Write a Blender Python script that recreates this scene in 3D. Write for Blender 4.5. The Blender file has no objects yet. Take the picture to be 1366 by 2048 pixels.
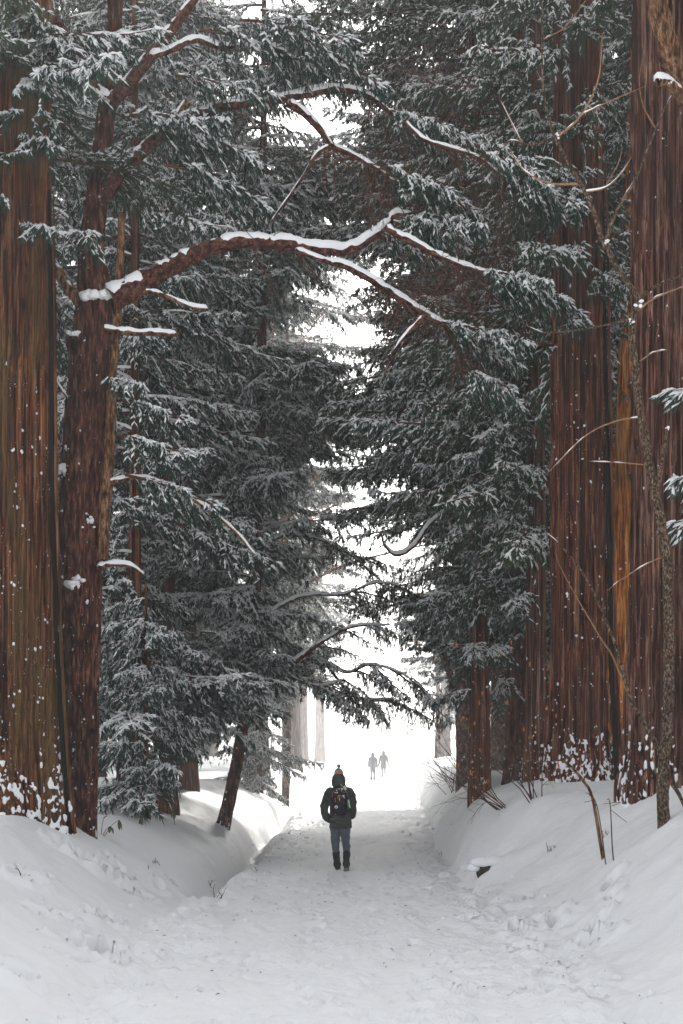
import bpy, math, random
import numpy as np
from mathutils import Vector, Matrix

sc = bpy.context.scene
R = math.radians

# ------------------------------------------------------------------ camera
CZ = 1.73                     # eye height above the trodden path
FPX, HOR = 3200.0, 1545.0     # focal length and horizon row in photograph pixels (1366 x 2048)
cam_d = bpy.data.cameras.new('camera')
cam = bpy.data.objects.new('camera', cam_d)
sc.collection.objects.link(cam)
cam.location = (0, 0, CZ)
cam.rotation_euler = (R(90), 0, 0)
cam_d.sensor_fit = 'VERTICAL'
cam_d.sensor_height = 36
cam_d.lens = FPX / 2048 * 36
cam_d.shift_y = (HOR - 1024) / 2048
cam_d.clip_start = 0.1
cam_d.clip_end = 2000
sc.camera = cam

# ------------------------------------------------------------------ sky and sun
SUN_AZ, SUN_EL = 17.0, 29.0          # clockwise from straight ahead
world = bpy.data.worlds.new('World')
sc.world = world
world.use_nodes = True
wn, wl = world.node_tree.nodes, world.node_tree.links
wn.clear()
w_out = wn.new('ShaderNodeOutputWorld'); w_bg = wn.new('ShaderNodeBackground')
w_sky = wn.new('ShaderNodeTexSky'); w_hs = wn.new('ShaderNodeHueSaturation')
w_sky.sky_type = 'NISHITA'; w_sky.sun_disc = False
w_sky.sun_elevation = R(SUN_EL); w_sky.sun_rotation = R(SUN_AZ)
w_sky.dust_density = 4.0; w_sky.air_density = 1.0
w_hs.inputs['Saturation'].default_value = 0.12      # milky winter sky
w_bg.inputs['Strength'].default_value = 0.15
wl.new(w_sky.outputs[0], w_hs.inputs['Color']); wl.new(w_hs.outputs[0], w_bg.inputs['Color'])
wl.new(w_bg.outputs[0], w_out.inputs['Surface'])

sun_d = bpy.data.lights.new('sun', 'SUN')
sun_d.energy = 3.8; sun_d.angle = R(3); sun_d.color = (1.0, 0.95, 0.88)
sun = bpy.data.objects.new('sun', sun_d); sc.collection.objects.link(sun)
_sd = Vector((math.sin(R(SUN_AZ)) * math.cos(R(SUN_EL)), math.cos(R(SUN_AZ)) * math.cos(R(SUN_EL)), math.sin(R(SUN_EL))))
sun.rotation_euler = (-_sd).to_track_quat('-Z', 'Y').to_euler()
sun.location = _sd * 80

sc.view_settings.view_transform = 'Standard'
sc.view_settings.look = 'None'
sc.view_settings.gamma = 1.0
sc.view_settings.use_curve_mapping = False
sc.view_settings.exposure = 1.32
HAZE_DENSITY = 0.0015

sc.render.engine = 'CYCLES'
cy = sc.cycles
cy.max_bounces = 5; cy.diffuse_bounces = 3; cy.glossy_bounces = 1; cy.transmission_bounces = 2
cy.volume_bounces = 1; cy.transparent_max_bounces = 8
cy.caustics_reflective = False; cy.caustics_refractive = False
cy.use_adaptive_sampling = True; cy.adaptive_threshold = 0.025
cy.use_denoising = True
try:
    cy.denoiser = 'OPENIMAGEDENOISE'; cy.denoising_input_passes = 'RGB_ALBEDO_NORMAL'
    cy.denoising_prefilter = 'ACCURATE'
except Exception:
    pass

# ------------------------------------------------------------------ helpers
COL = sc.collection
PI = math.pi

def at(px, py, Y):
    return np.array([(px - 683.0) * Y / FPX, Y, CZ + (HOR - py) * Y / FPX])

def to_px(p):
    return 683 + p[0] * FPX / p[1], HOR - (p[2] - CZ) * FPX / p[1]

def _hash(ix, iy, seed):
    h = (ix.astype(np.int64) * 374761393 + iy.astype(np.int64) * 668265263 + seed * 974634541) & 0xffffffff
    h = ((h ^ (h >> 13)) * 1274126177) & 0xffffffff
    h = ((h ^ (h >> 16)) * 2246822519) & 0xffffffff
    return ((h ^ (h >> 15)) & 0xffffff) / float(0x1000000)

def vnoise(x, y, seed=0, period=None):
    x = np.asarray(x, float); y = np.asarray(y, float)
    ix = np.floor(x); iy = np.floor(y); fx = x - ix; fy = y - iy
    fx = fx * fx * (3 - 2 * fx); fy = fy * fy * (3 - 2 * fy)
    a0, a1 = ix, ix + 1
    if period:
        a0 = np.mod(a0, period); a1 = np.mod(a1, period)
    n00 = _hash(a0, iy, seed); n10 = _hash(a1, iy, seed)
    n01 = _hash(a0, iy + 1, seed); n11 = _hash(a1, iy + 1, seed)
    return (n00 * (1 - fx) + n10 * fx) * (1 - fy) + (n01 * (1 - fx) + n11 * fx) * fy

def fbm(x, y, seed=0, octv=4):
    s = 0; a = 0.5
    for k in range(octv):
        s = s + a * (vnoise(x, y, seed + k * 17) - 0.5); a *= 0.5
        x = x * 2.03 + 11.3; y = y * 2.03 - 7.1
    return s

def sstep(a, b, x):
    t = np.clip((np.asarray(x, float) - a) / (b - a), 0, 1)
    return t * t * (3 - 2 * t)

class MB:
    """collects vertices, faces and material slots of one mesh"""
    def __init__(self):
        self.v = []; self.f = []; self.m = []; self.n = 0
    def add(self, verts, faces, mat=0):
        verts = np.asarray(verts, float).reshape(-1, 3)
        o = self.n
        self.v.append(verts); self.n += len(verts)
        self.f.extend([tuple(int(i) + o for i in f) for f in faces])
        self.m.extend([mat] * len(faces))
    def mesh(self, name, mats, smooth=True):
        me = bpy.data.meshes.new(name)
        vs = np.concatenate(self.v) if self.v else np.zeros((0, 3))
        me.from_pydata(vs.tolist(), [], self.f)
        for m in mats: me.materials.append(m)
        me.polygons.foreach_set('material_index', np.array(self.m, dtype=np.int32))
        me.polygons.foreach_set('use_smooth', np.full(len(self.f), smooth))
        me.update()
        return me

def link(name, me, parent=None, loc=None, rot=None, scale=None, **props):
    o = bpy.data.objects.new(name, me)
    COL.objects.link(o)
    if parent is not None: o.parent = parent
    if loc is not None: o.location = loc
    if rot is not None: o.rotation_euler = rot
    if scale is not None: o.scale = scale
    for k, v in props.items(): o[k] = v
    return o

def empty(name, loc, label, cat, group=None):
    o = link(name, None, loc=tuple(loc), label=label, category=cat)
    o.empty_display_size = 0.2
    if group: o['group'] = group
    return o

def catmull(P, n):
    """P: k x d control points -> n points along a Catmull-Rom curve"""
    P = np.asarray(P, float)
    if len(P) == 2:
        t = np.linspace(0, 1, n)[:, None]
        return P[0] * (1 - t) + P[1] * t
    Q = np.vstack([2 * P[0] - P[1], P, 2 * P[-1] - P[-2]])
    k = len(P) - 1
    u = np.linspace(0, k - 1e-9, n); i = u.astype(int); t = (u - i)[:, None]
    p0, p1, p2, p3 = Q[i], Q[i + 1], Q[i + 2], Q[i + 3]
    return 0.5 * (2 * p1 + (p2 - p0) * t + (2 * p0 - 5 * p1 + 4 * p2 - p3) * t ** 2 + (3 * p1 - p0 - 3 * p2 + p3) * t ** 3)

def frames(C):
    T = np.gradient(C, axis=0)
    T /= np.linalg.norm(T, axis=1)[:, None] + 1e-12
    S = np.zeros_like(T); U = np.zeros_like(T)
    ref = np.array([0, 0, 1.0]) if abs(T[0][2]) < 0.9 else np.array([0, -1.0, 0])
    u = ref - T[0] * ref.dot(T[0]); u /= np.linalg.norm(u)
    for i in range(len(C)):
        u = u - T[i] * u.dot(T[i]); u /= np.linalg.norm(u) + 1e-12
        U[i] = u; S[i] = np.cross(T[i], u)
    return T, S, U

def grid_faces(nr, nc, closed=True):
    f = []
    for i in range(nr - 1):
        a = i * nc; b = a + nc
        for j in range(nc if closed else nc - 1):
            k = (j + 1) % nc
            f.append((a + j, a + k, b + k, b + j))
    return f

def tube(mb, C, Rr, ns=6, mat=0, bump=0.0, seed=0):
    C = np.asarray(C, float); Rr = np.asarray(Rr, float)
    T, S, U = frames(C)
    th = np.linspace(0, 2 * PI, ns, endpoint=False)
    rr = Rr[:, None] * np.ones((1, ns))
    if bump:
        s = np.concatenate([[0], np.cumsum(np.linalg.norm(np.diff(C, axis=0), axis=1))])
        rr = rr * (1 + bump * (vnoise(th[None, :] * ns / (2 * PI), s[:, None] * 9, seed, ns) - 0.5) * 2)
    V = C[:, None, :] + (np.cos(th)[None, :, None] * S[:, None, :] + np.sin(th)[None, :, None] * U[:, None, :]) * rr[..., None]
    f = grid_faces(len(C), ns)
    tip = len(C) * ns
    V = np.vstack([V.reshape(-1, 3), C[-1] + T[-1] * Rr[-1] * 0.6])
    f += [(tip - ns + j, tip - ns + (j + 1) % ns, tip) for j in range(ns)]
    mb.add(V, f, mat)

def snowcap(mb, C, Rr, mat=0, thick=0.03, seed=0, cover=0.85, npt=7):
    """a ridge of snow lying on the upper side of a limb"""
    C = np.asarray(C, float); n = len(C)
    T = np.gradient(C, axis=0); T /= np.linalg.norm(T, axis=1)[:, None] + 1e-12
    s = np.concatenate([[0], np.cumsum(np.linalg.norm(np.diff(C, axis=0), axis=1))])
    flat = np.sqrt(np.clip(1 - T[:, 2] ** 2, 0, 1))
    nz = vnoise(s * 2.6, s * 0 + seed * 3.7, seed) * 0.5 + vnoise(s * 8, s * 0 + 5.1, seed + 3) * 0.3 + vnoise(s * 21, s * 0 + 2.1, seed + 7) * 0.2
    h = thick * np.clip((nz - (1 - cover) * 1.05) * 2.2, 0, 1.15) * np.clip((flat - 0.35) * 1.9, 0, 1)
    h[0] *= 0.2; h[-1] = 0
    up = np.array([0, 0, 1.0])
    U = up - T * T[:, 2:3]; ln = np.linalg.norm(U, axis=1)[:, None]; U = np.where(ln > 1e-3, U / np.maximum(ln, 1e-3), np.array([0, 1.0, 0]))
    S = np.cross(T, U)
    k = np.clip(h / (thick * 0.5), 0, 1)
    V = []
    ph = np.linspace(-1, 1, npt)
    wob = vnoise(s * 16, s * 0 + 9.3, seed + 9)
    for j, p in enumerate(ph):
        ang = p * (0.55 + 0.95 * k) * (1 + 0.7 * (wob - .5) * (1 if p > 0 else -1))
        prof = (1 - abs(p) ** 2.4)
        rad = Rr * np.where(abs(p) > 0.99, 0.90, 1.0) + h * prof - Rr * 0.35 * (1 - k)
        V.append(C + (S * np.sin(ang)[:, None] + U * np.cos(ang)[:, None]) * rad[:, None])
    V = np.stack(V, 1).reshape(-1, 3)
    mb.add(V, grid_faces(n, npt, False), mat)

def fuse(name, mb, mat, voxel=.014, parent=None, smooth=6, crease=0):
    """one continuous skin over overlapping lofts"""
    me = mb.mesh(name, [mat]); o = bpy.data.objects.new(name, me); COL.objects.link(o)
    m = o.modifiers.new('r', 'REMESH'); m.mode = 'VOXEL'; m.voxel_size = voxel; m.use_smooth_shade = True
    s = o.modifiers.new('s', 'SMOOTH'); s.iterations = smooth; s.factor = .5
    dg = bpy.context.evaluated_depsgraph_get()
    me2 = bpy.data.meshes.new_from_object(o.evaluated_get(dg))
    bpy.data.objects.remove(o); bpy.data.meshes.remove(me)
    me2.name = name; me2.polygons.foreach_set('use_smooth', np.ones(len(me2.polygons), bool))
    if crease:                       # folds in the cloth
        n = len(me2.vertices); co = np.empty(n * 3); no = np.empty(n * 3)
        me2.vertices.foreach_get('co', co); me2.vertex_normals.foreach_get('vector', no)
        co = co.reshape(-1, 3); no = no.reshape(-1, 3)
        a = co[:, 0] * 5 + co[:, 1] * 4; f = fbm(a, co[:, 2] * 15 + a * 1.3, 61, 3) + .5 * (1 - np.abs(2 * vnoise(a * 1.3, co[:, 2] * 9 - a * 1.8, 63) - 1)) ** 3
        me2.vertices.foreach_set('co', (co + no * (f * crease)[:, None]).ravel()); me2.update()
    me2.materials.clear(); me2.materials.append(mat)
    return link(name, me2, parent)

# a small faceted lump reused for snow clumps
def _ico(sub):
    import bmesh
    bm = bmesh.new(); bmesh.ops.create_icosphere(bm, subdivisions=sub, radius=1)
    v = np.array([x.co[:] for x in bm.verts]); f = [tuple(q.index for q in p.verts) for p in bm.faces]
    bm.free(); return v, f
ICO1, ICO1F = _ico(1)
ICO2, ICO2F = _ico(2)

# ------------------------------------------------------------------ materials
def new_mat(name, rough=0.8, spec=0.2):
    m = bpy.data.materials.new(name); m.use_nodes = True
    nt = m.node_tree; b = nt.nodes['Principled BSDF']
    b.inputs['Roughness'].default_value = rough
    b.inputs['Specular IOR Level'].default_value = spec
    return m, nt, b

def node(nt, typ, **kw):
    n = nt.nodes.new(typ)
    for k, v in kw.items():
        if k in n.inputs: n.inputs[k].default_value = v
        else: setattr(n, k, v)
    return n

def ramp(nt, stops):
    r = nt.nodes.new('ShaderNodeValToRGB')
    e = r.color_ramp.elements
    while len(e) < len(stops): e.new(0.5)
    for q, (p, c) in zip(e, stops):
        q.position = p; q.color = (*c, 1)
    return r

def flat_mat(name, c, rough=0.7, spec=0.25, var=0.0, scale=30):
    m, nt, b = new_mat(name, rough, spec)
    if var:
        tc = node(nt, 'ShaderNodeTexCoord'); n = node(nt, 'ShaderNodeTexNoise', Scale=scale, Detail=3.0)
        r = ramp(nt, [(0.3, tuple(x * (1 - var) for x in c)), (0.7, tuple(min(1, x * (1 + var)) for x in c))])
        nt.links.new(tc.outputs['Object'], n.inputs['Vector']); nt.links.new(n.outputs['Fac'], r.inputs[0])
        nt.links.new(r.outputs[0], b.inputs['Base Color'])
    else:
        b.inputs['Base Color'].default_value = (*c, 1)
    return m

def snow_mat(name, c=(0.83, 0.84, 0.86), bumps=((3, 0.5), (14, 0.25)), strength=0.4, dist=0.05):
    m, nt, b = new_mat(name, 0.65, 0.3)
    b.inputs['Base Color'].default_value = (*c, 1)
    tc = node(nt, 'ShaderNodeTexCoord')
    prev = None
    for sc_, st in bumps:
        n = node(nt, 'ShaderNodeTexNoise', Scale=float(sc_), Detail=4.0)
        bp = node(nt, 'ShaderNodeBump', Strength=st, Distance=dist / sc_ * 6)
        nt.links.new(tc.outputs['Object'], n.inputs['Vector']); nt.links.new(n.outputs['Fac'], bp.inputs['Height'])
        if prev: nt.links.new(prev.outputs[0], bp.inputs['Normal'])
        prev = bp
    nt.links.new(prev.outputs[0], b.inputs['Normal'])
    return m

def bark_mat(name, dark, mid, light, light_amt=0.62, zs=0.42, xs=19.0, moss=None, moss_amt=0.55, plates=False):
    m, nt, b = new_mat(name, 0.9, 0.1)
    L = nt.links.new
    tc = node(nt, 'ShaderNodeTexCoord')
    mp = node(nt, 'ShaderNodeMapping'); mp.inputs['Scale'].default_value = (xs, xs, zs)
    mp2 = node(nt, 'ShaderNodeMapping'); mp2.inputs['Scale'].default_value = (xs * 3.2, xs * 3.2, zs * 2.0)
    L(tc.outputs['Object'], mp.inputs['Vector']); L(tc.outputs['Object'], mp2.inputs['Vector'])
    n1 = node(nt, 'ShaderNodeTexNoise', Scale=1.0, Detail=5.0, Roughness=0.62)
    n2 = node(nt, 'ShaderNodeTexNoise', Scale=1.0, Detail=4.0, Roughness=0.7)
    n3 = node(nt, 'ShaderNodeTexNoise', Scale=1.1, Detail=3.0)
    L(mp.outputs[0], n1.inputs['Vector']); L(mp2.outputs[0], n2.inputs['Vector']); L(tc.outputs['Object'], n3.inputs['Vector'])
    r1 = ramp(nt, [(0.37, tuple(q * .5 for q in dark)), (0.43, dark), (0.52, mid), (light_amt + 0.05, light)])  # near-black streaks: fissure shade put into the colour with the bark's own tone
    L(n1.outputs['Fac'], r1.inputs[0])
    r2 = ramp(nt, [(0.38, (0.16, 0.13, 0.13)), (0.50, (0.95, 0.92, 0.9)), (0.62, (1.45, 1.4, 1.35))])
    L(n2.outputs['Fac'], r2.inputs[0])
    mx = node(nt, 'ShaderNodeMixRGB', blend_type='MULTIPLY'); mx.inputs[0].default_value = 0.85
    L(r1.outputs[0], mx.inputs[1]); L(r2.outputs[0], mx.inputs[2])
    # weather tint in large patches
    r3 = ramp(nt, [(0.4, (0.85, 0.80, 0.80)), (0.62, (1.2, 1.06, 1.0))])
    L(n3.outputs['Fac'], r3.inputs[0])
    mx3 = node(nt, 'ShaderNodeMixRGB', blend_type='MULTIPLY'); mx3.inputs[0].default_value = 0.8
    L(mx.outputs[0], mx3.inputs[1]); L(r3.outputs[0], mx3.inputs[2])
    out = mx3
    if moss:
        mp4 = node(nt, 'ShaderNodeMapping'); mp4.inputs['Scale'].default_value = (2.2, 2.2, 0.35)
        n4 = node(nt, 'ShaderNodeTexNoise', Scale=1.0, Detail=4.0)
        L(tc.outputs['Object'], mp4.inputs['Vector']); L(mp4.outputs[0], n4.inputs['Vector'])
        r4 = ramp(nt, [(moss_amt - 0.08, (0, 0, 0)), (moss_amt + 0.1, (1, 1, 1))])
        L(n4.outputs['Fac'], r4.inputs[0])
        ml = node(nt, 'ShaderNodeMixRGB', blend_type='MULTIPLY'); ml.inputs[0].default_value = 0.75
        ml.inputs[1].default_value = (*moss, 1); L(r2.outputs[0], ml.inputs[2])
        mm = node(nt, 'ShaderNodeMixRGB'); L(r4.outputs[0], mm.inputs[0]); L(mx3.outputs[0], mm.inputs[1]); L(ml.outputs[0], mm.inputs[2])
        out = mm
    L(out.outputs[0], b.inputs['Base Color'])
    add = node(nt, 'ShaderNodeMath', operation='ADD'); L(n1.outputs['Fac'], add.inputs[0]); L(n2.outputs['Fac'], add.inputs[1])
    bp = node(nt, 'ShaderNodeBump', Strength=1.0, Distance=0.05)
    L(add.outputs[0], bp.inputs['Height']); L(bp.outputs[0], b.inputs['Normal'])
    return m

M = {}
M['snow'] = snow_mat('snow_soft', bumps=((6, 0.35), (40, 0.3)))
M['snow_bank'] = snow_mat('snow_bank', c=(0.79, 0.795, 0.805), bumps=((1.6, 0.35), (9, 0.3), (60, 0.25)))
M['snow_path'] = snow_mat('snow_path', c=(0.81, 0.815, 0.825), bumps=((4, 0.7), (16, 0.7), (70, 0.4)))
M['snow_leaf'] = flat_mat('snow_on_needles', (0.88, 0.89, 0.90), 0.7, 0.2)
M['bark_cedar'] = bark_mat('cedar_bark', (0.036, 0.010, 0.005), (0.165, 0.048, 0.021), (0.36, 0.20, 0.125))
M['bark_moss'] = bark_mat('mossy_cedar_bark', (0.040, 0.012, 0.005), (0.185, 0.060, 0.022), (0.35, 0.20, 0.10), moss=(0.155, 0.088, 0.030), moss_amt=0.57)
M['bark_grey'] = bark_mat('greyed_cedar_bark', (0.040, 0.015, 0.010), (0.155, 0.060, 0.038), (0.36, 0.23, 0.18), light_amt=0.6)
M['bark_red'] = bark_mat('red_smooth_bark', (0.036, 0.011, 0.007), (0.125, 0.038, 0.022), (0.30, 0.19, 0.14), light_amt=0.7, zs=4.0, xs=20)
M['bark_limb'] = bark_mat('limb_bark', (0.040, 0.013, 0.009), (0.13, 0.045, 0.030), (0.26, 0.145, 0.105), light_amt=0.66, zs=14, xs=14)
M['bark_sunglow'] = bark_mat('sunlit_orange_bark', (0.34, 0.10, 0.018), (0.72, 0.27, 0.045), (0.85, 0.48, 0.14), zs=1.0, xs=16)  # the orange of sunlight on a trunk, put into the bark colour
M['bark_pale'] = bark_mat('pale_bark', (0.09, 0.065, 0.055), (0.22, 0.17, 0.14), (0.40, 0.34, 0.30), zs=7, xs=12)
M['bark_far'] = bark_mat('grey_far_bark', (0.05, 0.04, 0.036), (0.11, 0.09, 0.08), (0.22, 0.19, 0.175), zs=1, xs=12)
M['bark_lichen'] = bark_mat('lichen_bark', (0.06, 0.045, 0.026), (0.18, 0.125, 0.08), (0.42, 0.35, 0.28), zs=26, xs=44, light_amt=0.6)
M['hollow'] = flat_mat('hollow_shade', (.008, .006, .005), .95, .05)  # near-black colour standing for the shade in cracks and knot holes
M['twig'] = flat_mat('twig_wood', (0.085, 0.038, 0.024), 0.85, 0.1, 0.4, 20)
M['twig_tan'] = flat_mat('tan_twig', (0.27, 0.15, 0.085), 0.8, 0.15, 0.35, 20)
M['deadwood'] = bark_mat('dead_wood', (0.10, 0.045, 0.02), (0.27, 0.14, 0.07), (0.45, 0.30, 0.18), zs=5, xs=20)
def needle_mat(name, a, bcol):
    m, nt, b = new_mat(name, 0.6, 0.25)
    oi = node(nt, 'ShaderNodeObjectInfo'); tc = node(nt, 'ShaderNodeTexCoord')
    n = node(nt, 'ShaderNodeTexNoise', Scale=2.2, Detail=2.0)
    nt.links.new(tc.outputs['Object'], n.inputs['Vector'])
    ad = node(nt, 'ShaderNodeMath', operation='MULTIPLY_ADD'); ad.inputs[1].default_value = 0.35; 
    nt.links.new(oi.outputs['Random'], ad.inputs[0]); nt.links.new(n.outputs['Fac'], ad.inputs[2])
    r = ramp(nt, [(0.35, a), (0.95, bcol)])
    nt.links.new(ad.outputs[0], r.inputs[0]); nt.links.new(r.outputs[0], b.inputs['Base Color'])
    return m
M['needle'] = needle_mat('cedar_needles', (0.006, 0.028, 0.023), (0.018, 0.056, 0.034))
M['needle_g'] = needle_mat('green_needles', (0.010, 0.034, 0.018), (0.036, 0.064, 0.024))

# ------------------------------------------------------------------ terrain
def path_cx(y): return 0.05 + 2.0 * np.clip((np.asarray(y, float) - 27) / 70, 0, 3) ** 1.2
def path_z(y): return 1.4 * sstep(30, 112, y) + 0.07 * np.sin(np.asarray(y) * 0.5) * sstep(28, 36, y)
def path_hw(y): return 2.0 + 0.35 * sstep(30, 52, y)
MOUNDS = []        # snow heaped round the stems: x, y, radius, height
PRINTS = []        # footprints: x, y, length, width, depth, heading

def ground_base(x, y):
    x = np.asarray(x, float); y = np.asarray(y, float)
    c = path_cx(y); hw = path_hw(y)
    wob = 0.22 * (vnoise(y * 0.23, y * 0 + 1.5, 5) - 0.5) + 0.18 * (vnoise(y * 0.7, y * 0 + 3.5, 6) - 0.5)
    z = path_z(y)
    # right bank
    d = x - (c + hw + wob - 0.15)
    far = sstep(20, 29, y)
    w = 2.7 * (1 - far) + 1.45 * far
    t = np.clip(d / w, 0, 1)
    prof = (t * t * (3 - 2 * t)) * (1 - far) + (1 - (1 - t) ** 2.1) * far
    z = z + (1.48 - 0.2 * sstep(50, 90, y)) * prof + 0.03 * np.clip(d - w, 0, 60)
    # left gully and bank
    e = (c - hw + wob) - x
    farl = sstep(21, 25, y)
    z = z - 0.42 * farl * np.exp(-((e - 0.20) / 0.27) ** 2) * (1 - 0.6 * sstep(60, 90, y))
    e2 = e - 0.30 * farl
    wl_ = 2.6 * (1 - farl) + 2.7 * farl
    t2 = np.clip(e2 / wl_, 0, 1)
    prof2 = (t2 * t2 * (3 - 2 * t2)) * (1 - farl) + (1 - (1 - t2) ** 2.0) * farl
    z = z + (1.12 - 0.30 * np.exp(-((y - 31) / 5.5) ** 2)) * prof2 + 0.03 * np.clip(e2 - wl_, 0, 60)
    bank = np.clip(np.maximum(d, e) / 0.6, 0, 1)
    # broad folds of drifted snow on the banks
    z = z + bank * (0.34 * fbm(x * 0.55, y * 0.33, 21, 3) + 0.13 * fbm(x * 1.7 + y * 0.5, y * 0.7, 23, 3))
    return z

def ground_detail(x, y):
    c = path_cx(y); hw = path_hw(y)
    d = np.abs(x - c) - hw
    on = 1 - sstep(-0.5, 0.35, d)
    z = on * (0.14 * fbm(x * 0.7, y * 0.35, 31, 3) + 0.125 * fbm(x * 3.0, y * 1.3, 33, 4) * (0.4 + 1.2 * vnoise(x * .9, y * .3, 45)) + 0.055 * fbm(x * 8.0, y * 4.0, 35, 2))
    z = z + (1 - on) * (0.035 * fbm(x * 4, y * 2.5, 37, 3) + (0.10 * sstep(0, 2, x) + .03) * fbm(x * 0.8 + y * 0.25, (y - x * 0.6) * 1.5, 39, 3))
    # trampled crumbly rims where path and banks meet
    rim = np.exp(-((d + 0.1) / 0.5) ** 2)
    z = z + rim * 0.30 * fbm(x * 4.5, y * 3.0, 41, 3)
    return z

def H(x, y):
    z = ground_base(x, y) + ground_detail(np.asarray(x, float), np.asarray(y, float))
    for mx, my, mr, mh in MOUNDS:
        z = z + mh * np.exp(-(((x - mx) ** 2 + (y - my) ** 2) / mr ** 2))
    return z

def h1(x, y): return float(H(np.array([x]), np.array([y]))[0])

def ground_at(px, py):
    """where the view ray of a photograph pixel meets the snow"""
    ys = np.concatenate([np.arange(9, 60, 0.05), np.arange(60, 150, 0.4)])
    xs = (px - 683) * ys / FPX; zs = CZ + (HOR - py) * ys / FPX
    hit = np.nonzero(zs <= H(xs, ys))[0]
    i = hit[0] if len(hit) else len(ys) - 1
    return xs[i], ys[i], float(H(xs[i:i + 1], ys[i:i + 1])[0])

# stems whose feet carry a heap of snow
MOUNDS += [(-3.9, 28.8, 1.3, 0.26), (-3.1, 24.8, 0.8, -0.20), (-3.3, 33.0, .9, .15), (3.0, 25.2, .8, .14), (2.7, 28.5, .5, .12), (-4.42, 22.0, 1.15, 0.22), (-3.75, 22.6, 0.6, 0.05), (3.98, 27.0, 0.9, 0.16), (4.5, 22.0, 1.0, 0.2),
           (3.66, 18.0, 0.3, 0.06), (3.0, 33.5, 0.5, 0.05), (-2.75, 36.8, 0.6, 0.16)]
rng = random.Random(4)
def print_at(px, py, L=0.34, W=0.17, D=0.13, hd=None):
    x, y, z = ground_at(px, py)
    PRINTS.append((x, y, L, W, D, hd if hd is not None else rng.uniform(-0.6, 0.6)))
for px, py, s in [(115, 1690, 1.3), (160, 1722, 1.3), (190, 1738, 1.1), (222, 1748, 1.2), (250, 1752, 1.0), (322, 1775, 1.0), (288, 1795, .9),
                  (112, 1835, 1.25), (58, 1762, 1.2), (105, 1757, .7), (215, 1712, .8), (262, 1790, .8), (228, 1845, .9), (190, 1890, 1.0), (195, 1912, 1.1),
                  (215, 1905, .9), (180, 1930, .8), (138, 1887, .9), (8, 1945, 1.3), (345, 1765, .8), (180, 1828, .8), (60, 1825, .6),
                  (1115, 1832, 1.0), (1225, 1766, .9), (1195, 1855, 1.0), (1190, 1887, 1.1), (1075, 1840, .7), (1060, 1795, .6), (1228, 1790, .8), (1040, 1860, .7)]:
    print_at(px, py, 0.46 * s, 0.20 * s, 0.16 * s)
for k in range(420):                       # a beaten path: old shallow steps, walked both ways
    y = 10 + 60 * rng.random() ** 1.4
    x = float(path_cx(y)) + rng.gauss(0, 0.75)
    if abs(x - float(path_cx(y))) < 1.9:
        PRINTS.append((x, y, rng.uniform(.25, .34), rng.uniform(.10, .14), rng.uniform(.012, .04), rng.gauss(0, .25)))
for k in range(140):                       # deeper ones along the soft edges
    y = rng.uniform(12, 50); s = rng.choice((-1, 1))
    x = float(path_cx(y)) + s * rng.uniform(1.1, 2.1)
    PRINTS.append((x, y, rng.uniform(.26, .36), rng.uniform(.12, .18), rng.uniform(.03, .085), rng.gauss(0, .5)))

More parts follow.
